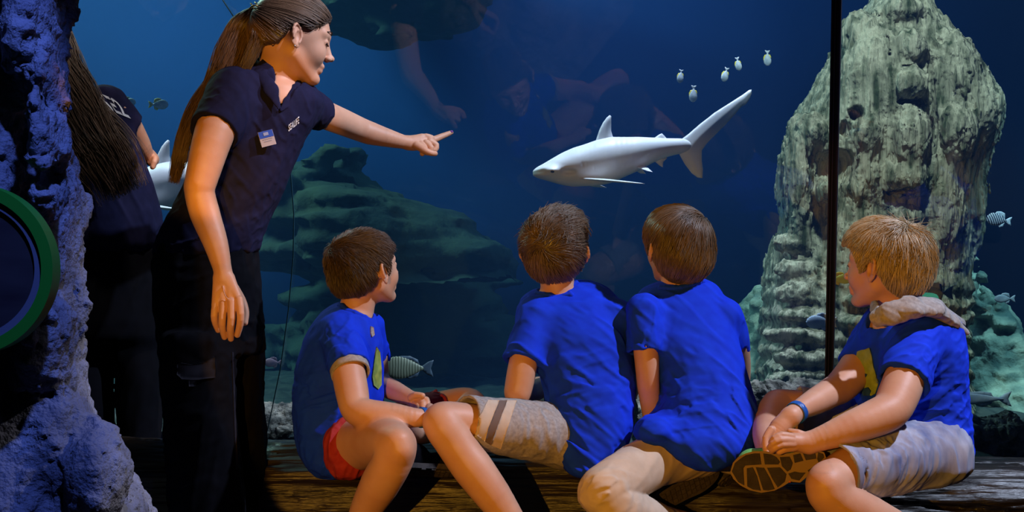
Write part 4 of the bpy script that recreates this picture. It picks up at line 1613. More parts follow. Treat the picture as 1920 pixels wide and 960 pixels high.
def build_boy_striped():
    """brown-haired boy with grey striped shorts"""
    W = thing('person', (P(1090, 870, 3.62)[0], 3.62, P(1090, 884, 3.62)[2]), 'boy seen from behind with tousled brown hair, blue T-shirt and grey striped shorts', 'person')
    s = 1.0
    f, l, u = frame((.16, .95, .26))
    C = P(1040, 461, 3.67)
    tr = [(528, 1040, 1120, 3.64, .04), (540, 1006, 1140, 3.64, .06), (556, 984, 1158, 3.63, .08), (580, 974, 1174, 3.63, .10), (620, 984, 1182, 3.62, .115), (680, 1008, 1188, 3.62, .12), (740, 1024, 1190, 3.62, .125),
          (800, 1030, 1186, 3.62, .13), (845, 1040, 1168, 3.62, .13), (884, 1062, 1130, 3.62, .12)]
    tr = [(a, b, c, Yc + .07 - .13 * (a - 525) / 350, Yh) for (a, b, c, Yc, Yh) in tr]
    B = Shape()
    B.add(loft(tr, -.014), 0)
    B.add(cone(C + s * (-.016 * f - .055 * u), P(1052, 575, 3.68), .044, .052), .02)
    add_head(B, C, f, l, u, s, eo=.079)
    limb(B, [(1004, 612, 3.61, 22), (984, 670, 3.56, 27), (974, 720, 3.55, 27), (972, 738, 3.56, 25), (988, 738, 3.66, 22), (1012, 728, 3.80, 19), (1022, 722, 3.88, 16)], .014)
    for k, (dx, dy) in enumerate(((4, -8), (8, -3), (9, 3), (6, 8))):
        limb(B, [(1022 + dx * .3, 722 + dy * .6, 3.88, 8), (1022 + dx * 1.6, 724 + dy * 1.1, 3.93, 6), (1022 + dx * 2.4, 732 + dy, 3.96, 5)], .003)
    # right arm hidden in front of him
    limb(B, [(1165, 600, 3.66, 27), (1176, 680, 3.72, 26), (1170, 740, 3.80, 24), (1130, 760, 3.92, 20)], .014)
    # left leg over the log
    limb(B, [(1070, 822, 3.58, 44), (960, 806, 3.46, 38), (880, 793, 3.39, 36), (836, 790, 3.36, 37), (838, 804, 3.35, 38), (866, 850, 3.34, 37), (888, 880, 3.335, 38), (925, 930, 3.33, 34), (968, 990, 3.33, 25), (998, 1030, 3.34, 19), (1006, 1050, 3.34, 18)], .018)
    limb(B, [(824, 790, 3.34, 24), (830, 806, 3.33, 22)], .03)
    # right leg beyond
    limb(B, [(1120, 825, 3.70, 52), (1060, 775, 3.90, 44), (1012, 742, 4.02, 36), (1006, 780, 4.04, 32), (1010, 840, 4.10, 26)], .018)
    lo, hi = px_bounds(770, 370, 1215, 1070, 3.15, 4.2)
    fine = [box_px(965, 385, 1110, 575, 3.5, 3.88, .0021)]
    body_obj(B, lo, hi, fine, W)
    T = Shape()
    T.add(loft(tr, .002, capk=.03), 0)
    T.add(sleeve(P(1006, 592, 3.62), P(981, 678, 3.56), .052, .052, 1.04, .84), .025)
    T.add(sleeve(P(1160, 592, 3.64), P(1176, 665, 3.70), .046, .044), .025)
    T.sub(cone(C + s * (-.012 * f - .045 * u), P(1040, 548, 3.675), .041, .047), .006)
    T.disp(folds((.85, 0, -.6), .20, .040, .008, 105))
    T.disp(folds((.75, 0, -.65), .14, .032, .010, 108, P(1085, 800, 3.5), (.13, .4, .10)))
    T.disp(folds((1, 0, .25), .12, .030, .007, 111, P(1100, 720, 3.5), (.12, .4, .12)))
    lo, hi = px_bounds(935, 505, 1215, 900, 3.35, 3.9)
    cloth('shirt', T, lo, hi, .0040, M_blue, W)
    Kc = Shape()
    cc = catmull([P(1006, 541, 3.635), P(1030, 545, 3.615), P(1056, 538, 3.62), P(1082, 527, 3.66)], 9)
    cc = snap(T, cc)
    for a, b in zip(cc[:-1], cc[1:]):
        Kc.add(cone(a, b, .0078, .0078), .002)
    lo, hi = shape_bounds(cc, .02); cloth('collar', Kc, lo, hi, .0026, M_blue, W)
    # shorts
    H = Shape()
    H.add(loft([(770, 1010, 1120, 3.64, .09), (820, 1000, 1140, 3.60, .12), (868, 1030, 1130, 3.60, .12)], 0, capk=.04), 0)
    a, b = P(1060, 818, 3.57), P(872, 789, 3.385)
    H.add(sleeve(a, b, .086, .064, 1.0, .93, .02), .02)
    H.add(sleeve(P(1110, 812, 3.74), P(1022, 742, 3.99), .075, .062), .02)
    H.disp(folds((.15, 0, 1), .14, .028, .008, 131, P(1015, 800, 3.45), (.09, .3, .12)))
    H.disp(folds((.3, 0, 1), .2, .04, .004, 133))
    lo, hi = px_bounds(845, 700, 1160, 905, 3.2, 4.12)
    sh = cloth('shorts', H, lo, hi, .0042, M_grey_cloth, W)
    decal('light_stripe', H, [(915, 751), (936, 752), (926, 775), (915, 802), (909, 827), (889, 812), (896, 788), (906, 766)], 3.4, M_beige_cloth, sh, .0022, 4)
    decal('brown_stripe', H, [(936, 752), (951, 752), (941, 776), (930, 804), (920, 834), (909, 827), (915, 802), (926, 775)], 3.4, mat('brown_stripe', (.17, .11, .085), .9), sh, .0022, 4)
    decal('light_stripe', H, [(951, 752), (969, 752), (961, 774), (950, 806), (939, 841), (920, 834), (930, 804), (941, 776)], 3.4, M_beige_cloth, sh, .0022, 4)
    # hair
    def ex(S):
        S.add(ell(C + s * (.035 * f + .050 * u - .02 * l), (.055, .058, .045), (f, l, u)), .03)
        S.add(ell(C + s * (-.040 * f + .030 * u + .01 * l), (.055, .070, .055), (f, l, u)), .03)
    cap = hair_shape(C, f, l, u, s, .008, [(-.11, -.080), (-.06, -.083), (-.03, -.060), (-.014, -.015), (.012, -.025), (.034, .010), (.055, .030), (.075, .040), (.11, .046)], extra=ex)
    p1 = head_strands(cap, C, f, l, u, s, (-.085, .012, .022), 9000, .046, .006, 21, 10, swirl=1.0, grav=.4, vox=.0035, clump=.5,
                      comb=lambda a, b, c: np.outer(np.clip((c - .01) / .05, 0, 1), -.9 * l + .5 * f))
    p2 = head_strands(cap, C, f, l, u, s, (.02, -.05, .07), 700, .034, .012, 23, 9, swirl=.2, grav=-.2, vox=.0035, clump=.8, stop=False,
                      comb=lambda a, b, c: np.outer(np.clip((c - .03) / .05, -1, 1), -1.2 * l + .3 * u))
    keep = ((p2[0][:, 0] - C) @ u > .045)
    hair_obj('hair', cap, C, s, [(*p1, .0009, .0004), (p2[0][keep], p2[1][keep], .0009, .0004)], M_hair_brown, W, .0032, .25)
    a = P(1008, 1060, 3.34); shoe('shoe', np.array([a[0] + .04, 3.33, .045]), unit((.8, -.6, 0)), unit((0, 0, -1)), .95, W, dark=True)
    shoe('shoe', P(1010, 858, 4.12) + np.array([0, 0, -.06]), unit((-.8, .6, 0)), unit((0, 0, -1)), .85, W, dark=True)
    return W


def build_boy_beige():
    """boy with beige trousers"""
    W = thing('person', (P(1310, 860, 3.6)[0], 3.62, P(1310, 876, 3.62)[2]), 'boy seen from behind with bowl-cut brown hair, long blue T-shirt and beige trousers', 'person')
    s = 1.0
    f, l, u = frame((-.42, .88, .16))
    C = P(1272, 456, 3.67)
    tr = [(524, 1240, 1330, 3.62, .045), (538, 1208, 1344, 3.62, .07), (560, 1190, 1358, 3.62, .09), (600, 1194, 1372, 3.62, .11), (650, 1214, 1384, 3.61, .12), (700, 1236, 1398, 3.60, .125),
          (750, 1236, 1412, 3.59, .13), (790, 1222, 1420, 3.58, .14), (815, 1206, 1420, 3.57, .145), (840, 1230, 1408, 3.57, .14), (872, 1284, 1352, 3.58, .12)]
    tr = [(a, b, c, Yc + .07 - .13 * (a - 525) / 350, Yh) for (a, b, c, Yc, Yh) in tr]
    B = Shape()
    B.add(loft(tr, -.016), 0)
    B.add(cone(C + s * (-.016 * f - .055 * u), P(1268, 560, 3.68), .043, .05), .02)
    add_head(B, C, f, l, u, s, eo=.079)
    limb(B, [(1206, 592, 3.58, 26), (1212, 660, 3.56, 24), (1215, 712, 3.56, 21.5), (1217, 735, 3.57, 20.5), (1221, 775, 3.60, 17), (1224, 795, 3.61, 15)], .014)
    limb(B, [(1224, 798, 3.61, 15), (1226, 815, 3.60, 14)], .01)
    for k in range(4):
        limb(B, [(1218 + 5 * k, 815, 3.59, 7), (1217 + 6 * k, 832, 3.575, 6), (1217 + 6 * k, 845, 3.58, 5)], .002)
    limb(B, [(1365, 600, 3.64, 26), (1382, 660, 3.72, 24), (1385, 720, 3.80, 20), (1370, 760, 3.9, 16)], .014)
    limb(B, [(1310, 842, 3.60, 44), (1222, 868, 3.47, 42), (1135, 920, 3.34, 40), (1150, 945, 3.34, 38), (1230, 975, 3.45, 32), (1290, 985, 3.55, 24)], .018)
    limb(B, [(1370, 830, 3.62, 50), (1390, 850, 3.85, 42), (1395, 840, 4.0, 34)], .018)
    lo, hi = px_bounds(1060, 360, 1450, 1040, 3.1, 4.2)
    fine = [box_px(1195, 385, 1345, 560, 3.5, 3.88, .0021), box_px(1195, 780, 1260, 860, 3.5, 3.7, .0025)]
    body_obj(B, lo, hi, fine, W)
    T = Shape()
    T.add(loft(tr, .002, capk=.03), 0)
    T.add(sleeve(P(1208, 585, 3.585), P(1209, 662, 3.555), .050, .047, 1.04, .88), .025)
    T.add(sleeve(P(1362, 592, 3.64), P(1382, 655, 3.70), .045, .042), .02)
    T.sub(cone(C + s * (-.012 * f - .045 * u), P(1270, 540, 3.675), .041, .046), .006)
    T.add(ell(P(1224, 806, 3.47), (.050, .085, .036)), .03)
    T.keep(plane(P(1192, 826, 3.5), unit((-.47, 0, -1))), .01)
    T.disp(folds((.75, 0, -.75), .22, .040, .007, 205))
    T.disp(folds((1, 0, .12), .14, .030, .010, 208, P(1255, 770, 3.5), (.11, .4, .10)))
    T.disp(folds((.6, 0, -.9), .14, .032, .009, 211, P(1370, 770, 3.5), (.10, .4, .13)))
    T.disp(folds((.1, 0, 1), .12, .022, .007, 214, P(1225, 620, 3.5), (.05, .4, .08)))
    lo, hi = px_bounds(1165, 505, 1440, 890, 3.3, 3.9)
    cloth('shirt', T, lo, hi, .0040, M_blue, W)
    Kc = Shape()
    cc = catmull([P(1238, 536, 3.62), P(1262, 541, 3.615), P(1290, 537, 3.625), P(1318, 527, 3.65)], 9)
    cc = snap(T, cc)
    for a, b in zip(cc[:-1], cc[1:]):
        Kc.add(cone(a, b, .0075, .0075), .002)
    lo, hi = shape_bounds(cc, .02); cloth('collar', Kc, lo, hi, .0026, M_blue, W)
    G = Shape()
    G.add(loft([(810, 1255, 1400, 3.58, .10), (840, 1255, 1395, 3.58, .12), (872, 1270, 1370, 3.58, .12)], 0, capk=.04), 0)
    limb(G, [(1310, 842, 3.60, 52), (1226, 864, 3.48, 50), (1142, 915, 3.34, 48), (1138, 928, 3.335, 49), (1160, 950, 3.34, 46), (1235, 985, 3.45, 40), (1300, 1000, 3.56, 30)], .02)
    limb(G, [(1370, 830, 3.64, 58), (1392, 845, 3.85, 50), (1400, 840, 4.02, 38)], .02)
    G.disp(folds((.9, 0, .35), .12, .022, .009, 231, P(1130, 920, 3.3), (.08, .3, .06)))
    G.disp(folds((.7, 0, .7), .2, .05, .004, 233))
    lo, hi = px_bounds(1070, 740, 1460, 1045, 3.15, 4.15)
    cloth('trousers', G, lo, hi, .0045, M_beige_cloth, W)
    def ex(S):
        S.add(ell(C + s * (-.032 * f - .022 * u), (.072, .078, .080), (f, l, u)), .02)
        S.add(ell(C + s * (.0 * f + .03 * u), (.092, .084, .068), (f, l, u)), .02)
    cap = hair_shape(C, f, l, u, s, .006, [(-.12, -.095), (-.05, -.098), (-.028, -.07), (-.012, -.012), (.012, -.018), (.030, -.030), (.050, .000), (.075, .010), (.11, .030)], extra=ex)
    p1 = head_strands(cap, C, f, l, u, s, (-.045, -.045, .072), 9500, .062, .005, 31, 12, swirl=.5, grav=1.1, vox=.0035, clump=.35)
    hair_obj('hair', cap, C, s, [(*p1, .0009, .0004)], M_hair_brown, W, .0032, .2)
    shoe('shoe', P(1278, 908, 3.58), unit((P(1345, 872, 3.62) - P(1212, 942, 3.54))), unit((-.1, -1, -.35)), .98, W, dark=True)
    shoe('shoe', P(1375, 880, 3.72), unit((.7, .7, .1)), unit((.3, -.8, -.6)), .9, W, dark=True)
    return W


def build_boy_fair():
    """fair-haired boy with denim shorts on the right"""
    W = thing('person', (P(1760, 860, 3.5)[0], 3.5, P(1760, 870, 3.5)[2]), 'fair-haired boy in blue T-shirt and denim shorts sitting cross-legged, holding his trainer', 'person')
    s = 1.08
    f, l, u = frame((-.76, .65, .04))
    C = P(1664, 488, 3.47)
    tr = [(566, 1650, 1730, 3.48, .05), (582, 1632, 1776, 3.48, .085), (605, 1618, 1796, 3.48, .105), (650, 1606, 1806, 3.48, .125), (700, 1602, 1807, 3.49, .13), (750, 1608, 1809, 3.50, .135),
          (800, 1640, 1814, 3.50, .14), (845, 1690, 1814, 3.50, .14), (872, 1720, 1800, 3.50, .13)]
    B = Shape()
    B.add(loft(tr, -.016), 0)
    B.add(cone(C + s * (-.014 * f - .055 * u), P(1690, 596, 3.48), .046, .055), .02)
    add_head(B, C, f, l, u, s, nose=.8, eo=.078)
    # left arm (near)
    limb(B, [(1722, 640, 3.37, 36), (1700, 700, 3.30, 38), (1684, 742, 3.25, 38), (1670, 768, 3.22, 36), (1645, 782, 3.20, 35), (1600, 800, 3.18, 31), (1550, 819, 3.17, 24), (1518, 830, 3.17, 20)], .016)
    limb(B, [(1514, 831, 3.17, 19), (1488, 829, 3.16, 17)], .012)
    for ch in ([(1484, 819, 3.15, 7.5), (1466, 816, 3.14, 7), (1452, 822, 3.135, 6.2), (1446, 829, 3.14, 5.6)],
               [(1484, 826, 3.145, 7.8), (1463, 825, 3.13, 7), (1449, 832, 3.13, 6.2), (1443, 839, 3.14, 5.6)],
               [(1486, 833, 3.145, 7.6), (1466, 834, 3.13, 6.8), (1452, 841, 3.13, 6), (1447, 846, 3.14, 5.4)],
               [(1489, 840, 3.15, 7), (1472, 843, 3.14, 6.2), (1461, 848, 3.14, 5.4)],
               [(1508, 818, 3.17, 8.5), (1496, 812, 3.17, 7.2), (1481, 809, 3.175, 6)]):
        limb(B, ch, .0025)
    # right arm (far)
    limb(B, [(1632, 640, 3.56, 30), (1606, 690, 3.48, 33), (1580, 722, 3.42, 31), (1560, 735, 3.38, 28), (1530, 752, 3.32, 25), (1500, 768, 3.26, 19), (1484, 780, 3.23, 18)], .014)
    limb(B, [(1480, 784, 3.23, 18), (1462, 802, 3.22, 19), (1452, 818, 3.21, 16)], .012)
    for ch in ([(1446, 806, 3.20, 8), (1436, 822, 3.19, 7), (1436, 838, 3.18, 6)], [(1442, 814, 3.20, 7.5), (1434, 832, 3.19, 6.6), (1438, 848, 3.18, 5.6)],
               [(1450, 822, 3.20, 7.5), (1444, 842, 3.19, 6.2), (1448, 852, 3.18, 5.4)], [(1458, 826, 3.20, 7), (1456, 844, 3.19, 6), (1459, 853, 3.18, 5.2)]):
        limb(B, ch, .0025)
    # right leg (far)
    limb(B, [(1710, 830, 3.58, 58), (1580, 790, 3.62, 48), (1475, 766, 3.60, 36), (1458, 768, 3.58, 34), (1446, 785, 3.52, 31), (1440, 815, 3.42, 29), (1444, 845, 3.32, 24), (1452, 866, 3.27, 19)], .018)
    # left leg (near)
    limb(B, [(1750, 845, 3.42, 62), (1640, 868, 3.26, 54), (1572, 900, 3.16, 46), (1556, 912, 3.13, 44), (1570, 938, 3.12, 42), (1630, 968, 3.14, 39), (1700, 1000, 3.18, 30), (1760, 1030, 3.22, 22)], .018)
    limb(B, [(1546, 908, 3.10, 28), (1548, 920, 3.10, 26)], .03)
    lo, hi = px_bounds(1400, 390, 1840, 1070, 2.98, 3.85)
    fine = [box_px(1575, 405, 1760, 610, 3.3, 3.66, .0022), box_px(1422, 795, 1530, 865, 3.06, 3.27, .0019)]
    body_obj(B, lo, hi, fine, W)
    T = Shape()
    T.add(loft(tr, .002, capk=.03), 0)
    T.add(sleeve(P(1722, 632, 3.395), P(1692, 716, 3.285), .064, .061, 1.06, .88), .03)
    T.add(sleeve(P(1638, 625, 3.56), P(1607, 686, 3.485), .048, .050, 1.04, .88), .025)
    T.sub(cone(C + s * (-.012 * f - .050 * u), P(1664, 604, 3.44), .046, .050), .006)
    T.disp(folds((1, 0, .05), .16, .022, .011, 305, P(1760, 780, 3.4), (.12, .4, .10)))
    T.disp(folds((.8, 0, .6), .14, .030, .006, 308))
    T.disp(folds((.9, 0, .4), .10, .020, .006, 311, P(1700, 660, 3.3), (.07, .3, .07)))
    lo, hi = px_bounds(1570, 555, 1835, 895, 3.15, 3.75)
    cloth('shirt', T, lo, hi, .0040, M_blue, W)
    decal('chest_print', T, [(1608, 660), (1631, 652), (1636, 670), (1639, 690), (1648, 717), (1642, 738), (1634, 742), (1620, 735), (1608, 718), (1603, 700), (1603, 680)], 3.36, M_print, W, .0025, 4)
    decal('print_leaf', T, [(1605, 712), (1612, 703), (1622, 700), (1628, 702), (1622, 711), (1610, 718)], 3.36, M_bluep, W, .0045, 3)
    decal('print_ring', T, [(1618, 734), (1623, 727), (1630, 726), (1634, 732), (1631, 741), (1622, 742)], 3.36, M_bluep, W, .0045, 3)
    decal('print_badge', T, [(1600, 672), (1604, 669), (1606, 676), (1605, 686), (1601, 688), (1599, 680)], 3.4, M_white, W, .0045, 2)
    # hood
    Hd = Shape()
    def fl(a, b, ra, rb, n=(0, -1, .35), q=.42):
        Hd.add(flat_cone(P(*a), P(*b), ra, rb, n, q), .012)
    fl((1646, 596, 3.335), (1672, 588, 3.315), .022, .026)
    fl((1672, 588, 3.315), (1706, 576, 3.32), .026, .030)
    fl((1706, 576, 3.32), (1742, 576, 3.36), .030, .034, (0, -.6, 1))
    fl((1742, 576, 3.36), (1776, 598, 3.42), .038, .034, (.3, -.4, 1), .5)
    fl((1776, 598, 3.42), (1806, 620, 3.45), .034, .016, (.5, -.3, 1), .5)
    fl((1742, 572, 3.48), (1790, 604, 3.50), .036, .028, (.3, .2, 1), .5)
    fl((1706, 566, 3.46), (1742, 572, 3.48), .026, .036, (0, .3, 1), .5)
    fl((1646, 596, 3.335), (1638, 575, 3.42), .020, .016, (-1, -.3, .2))
    Hd.sub(cone(C + s * (-.012 * f - .050 * u), P(1668, 600, 3.46), .047, .052), .004)
    Hd.disp(folds((.85, 0, -.45), .12, .018, .004, 331))
    lo, hi = px_bounds(1615, 540, 1840, 650, 3.2, 3.62)
    hood = tag(cloth('hood', Hd, lo, hi, .0030, M_grey_cloth, W), 'grey jersey hood with green lining')
    Gl = Shape()
    Gl.add(flat_cone(P(1712, 556, 3.46), P(1746, 560, 3.50), .020, .024, (0, -.5, 1), .5), .01)
    Gl.add(flat_cone(P(1788, 612, 3.425), P(1806, 622, 3.435), .008, .009, (.5, -.3, 1), .6), .01)
    lo, hi = px_bounds(1690, 530, 1825, 640, 3.38, 3.56)
    V, Fc = surf(Gl, lo, hi, .0035); lab = V[:, 0] < P(1770, 560, 3.45)[0]
    for nm, msk in (('hood_lining', lab),):
        ff = Fc[msk[Fc].all(1)]
        if len(ff):
            us_ = np.unique(ff); mp = np.full(len(V), -1); mp[us_] = np.arange(len(us_))
            make_obj(nm, V[us_], mp[ff], M_green_cloth, hood)
    # denim shorts
    D = Shape()
    D.add(loft([(775, 1660, 1800, 3.50, .11), (820, 1680, 1812, 3.48, .14), (870, 1690, 1812, 3.46, .14), (890, 1700, 1800, 3.46, .13)], 0, capk=.04), 0)
    D.add(sleeve(P(1745, 848, 3.40), P(1566, 886, 3.165), .090, .070, 1.02, .92, .02), .03)
    D.add(sleeve(P(1700, 822, 3.60), P(1492, 762, 3.60), .078, .055, 1.0, .92, .02), .03)
    D.disp(folds((.25, 0, 1), .16, .035, .008, 351))
    D.disp(folds((.35, 0, 1), .12, .020, .010, 353, P(1680, 860, 3.2), (.12, .3, .1)))
    lo, hi = px_bounds(1465, 700, 1840, 960, 3.0, 3.8)
    dn = cloth('denim_shorts', D, lo, hi, .0042, M_denim, W)
    # far hem and near hem rolled
    d1 = unit(P(1566, 886, 3.165) - P(1745, 848, 3.40))
    K = Shape(); e = P(1566, 886, 3.165)
    K.add(cone(e - d1 * .02, e + d1 * .02, .0745, .0735), 0); K.keep(plane(e + d1 * .004, d1), .003); K.keep(plane(e - d1 * .016, -d1), .003); K.sub(cone(e - d1 * .05, e + d1 * .05, .068, .068), .002)
    lo, hi = shape_bounds([e], .10); cloth('hem', K, lo, hi, .0034, M_denim, dn)
    # hair
    def ex(S):
        S.add(ell(C + s * (-.035 * f + .010 * u), (.078, .080, .082), (f, l, u)), .02)
        S.add(ell(C + s * (.025 * f + .035 * u), (.080, .080, .062), (f, l, u)), .02)
    cap = hair_shape(C, f, l, u, s, .008, [(-.12, -.080), (-.06, -.085), (-.035, -.065), (-.018, -.030), (-.008, .004), (.014, -.004), (.024, -.022), (.034, -.022), (.046, .012), (.060, .030), (.080, .038), (.11, .040)], extra=ex)
    p1 = head_strands(cap, C, f, l, u, s, (-.050, .010, .085), 10500, .055, .007, 41, 11, swirl=.6, grav=1.0, vox=.0038, clump=.75)
    p2 = head_strands(cap, C, f, l, u, s, (-.050, .010, .085), 900, .040, .022, 43, 8, swirl=.5, grav=.2, vox=.0038, clump=1.1, stop=False)
    near = np.linalg.norm(p2[0][:, 0] - (C + s * (-.05 * f + .01 * l + .085 * u)), axis=1) < .04
    hair_obj('hair', cap, C, s, [(*p1, .0010, .0004), (p2[0][near], p2[1][near], .0009, .0003)], M_hair_fair, W, .0034, .25)
    pt = lambda a, b, c: C + s * (a * f + b * l + c * u)
    for q in (1, -1):
        tube(catmull([pt(.088, q * .016, -.018), pt(.090, q * .030, -.017), pt(.080, q * .044, -.018)], 8), .0012, M_hair_brown, 'eyelashes', W, 5)
    # wristband
    a, b = P(1500, 768, 3.26), P(1484, 780, 3.23); dv = unit(b - a); c = (a + b) / 2 - dv * .004
    ring = Shape(); ring.add(cone(c - dv * .009, c + dv * .009, .0275, .0275), 0); ring.keep(plane(c + dv * .009, dv), .001); ring.keep(plane(c - dv * .009, -dv), .001)
    ring.sub(cone(c - dv * .03, c + dv * .03, .0245, .0245), .001)
    lo, hi = shape_bounds([c], .045); wbo = tag(cloth('wristband', ring, lo, hi, .002, M_band, W), 'blue wristband')
    # trainer held across the lap, sole towards us
    trainer(W)
    a = P(1765, 1040, 3.22)
    shoe('shoe', a + np.array([.05, .02, -.02]), unit((.9, .2, -.3)), unit((-.2, -.6, -1)), 1.0, W, dark=True)
    return W


def trainer(W):
    Yt = 3.17
    out = [(1369, 886), (1374, 868), (1384, 857), (1398, 850), (1413, 846), (1436, 846), (1457, 850), (1480, 850), (1503, 845), (1529, 843), (1545, 848), (1549, 858), (1540, 870), (1527, 880), (1512, 895), (1500, 905), (1482, 903),
           (1468, 912), (1452, 920), (1427, 924), (1405, 919), (1388, 910), (1375, 898)]
    n = unit((.05, -1, -.18)); up = unit(np.cross(n, np.cross((0, 0, 1), n)))
    c0 = P(1460, 880, Yt)

    def on(q, off):
        p = P(q[0], q[1], Yt); d = unit(p - np.array([0, 0, CAM_Z]))
        t = ((c0 + n * off - np.array([0, 0, CAM_Z])) @ n) / (d @ n)
        return np.array([0, 0, CAM_Z]) + d * t
    k = len(out)
    up_ = Shape()
    up_.add(flat_cone(on((1412, 872), -.045), on((1470, 868), -.050), .040, .040, n, 1.0), 0)
    up_.add(cone(on((1470, 866), -.050), on((1520, 864), -.055), .040, .030), .02)
    up_.keep(plane(c0 - n * .012, n), .003)
    lo, hi = shape_bounds([on((1380, 880), -.05), on((1540, 870), -.06)], .075)
    M_up = mat('trainer_mesh', (.12, .42, .10), .7, (.20, .55, .14), 200)
    u_ = tag(cloth('shoe', up_, lo, hi, .0035, M_up, W), 'green and orange trainer upper')
    M_or = mat('orange_trim', (.70, .12, .05), .6)
    for a, b, c in (((1438, 851), (1456, 846), (1478, 846)), ((1452, 858), (1462, 848), (1484, 840)), ((1480, 850), (1490, 844), (1510, 846))):
        q = [on(a, -.014), on(b, -.030), on(c, -.045)]
        q = trace(up_, np.array(q) + np.array([0, -.0, .05]), np.array([0, 0, -1.0]), .12)
        tube(catmull(q, 8), .0035, M_or, 'trim_line', u_, 6)
    V = [on(q, 0) for q in out] + [on(q, -.022) for q in out]
    Fc = [list(range(k))[::-1], list(range(k, 2 * k))] + [[i, (i + 1) % k, (i + 1) % k + k, i + k] for i in range(k)]
    so = make_obj('sole', V, Fc, M_midsole, u_, smooth=False)
    blocks = [
        [(1372, 884), (1378, 868), (1388, 860), (1399, 853), (1414, 850), (1424, 850), (1427, 871), (1397, 873), (1393, 878), (1395, 910), (1384, 904)],
        [(1431, 850), (1446, 852), (1455, 857), (1462, 866), (1459, 871), (1434, 871)],
        [(1400, 878), (1411, 876), (1419, 893), (1426, 920), (1412, 918), (1401, 912)],
        [(1417, 876), (1432, 877), (1444, 898), (1452, 917), (1440, 920), (1431, 919)],
        [(1438, 877), (1462, 876), (1474, 889), (1471, 903), (1458, 914), (1448, 898)],
        [(1462, 857), (1480, 856), (1486, 868), (1482, 880), (1476, 884), (1466, 874)],
        [(1487, 853), (1500, 850), (1506, 864), (1490, 868)],
        [(1505, 849), (1528, 847), (1530, 860), (1511, 863)],
        [(1534, 848), (1543, 851), (1545, 858), (1535, 868), (1532, 860)],
        [(1478, 888), (1490, 884), (1500, 886), (1510, 886), (1498, 901), (1484, 898)],
        [(1514, 882), (1524, 876), (1517, 886)]]
    for bl in blocks:
        # each block split by sipes
        Q, T_ = poly_grid(bl, 4)
        V = [on(q, .004) for q in Q] + [on(q, -.002) for q in Q]
        nn = len(Q); e = {}
        for t in T_:
            for a, b in ((t[0], t[1]), (t[1], t[2]), (t[2], t[0])):
                e[(a, b)] = 1
        rim = [(a, b) for (a, b) in e if (b, a) not in e]
        make_obj('tread_block', V, [list(t) for t in T_] + [[a, b, b + nn, a + nn] for a, b in rim], M_tread, u_, smooth=False)


M_tread = mat('ribbed_tread', (0.035, 0.024, 0.022), .7, (.055, .04, .036), 50)
_nt = M_tread.node_tree
_b = _nt.nodes['Principled BSDF']; _tc = _nt.nodes.new('ShaderNodeTexCoord'); _br = _nt.nodes.new('ShaderNodeTexBrick')
_mp = _nt.nodes.new('ShaderNodeMapping'); _mp.inputs['Rotation'].default_value = (math.radians(90), math.radians(12), 0)
_br.inputs['Scale'].default_value = 14; _br.inputs['Mortar Size'].default_value = .03; _br.inputs['Brick Width'].default_value = .16; _br.inputs['Row Height'].default_value = .12
_nt.links.new(_tc.outputs['Object'], _mp.inputs[0]); _nt.links.new(_mp.outputs[0], _br.inputs['Vector'])
_bp = _nt.nodes.new('ShaderNodeBump'); _bp.inputs['Strength'].default_value = .9; _bp.inputs['Distance'].default_value = .004; _bp.invert = True
_nt.links.new(_br.outputs['Fac'], _bp.inputs['Height']); _nt.links.new(_bp.outputs[0], _b.inputs['Normal'])

build_boy_left()
build_boy_striped()
build_boy_beige()
build_boy_fair()
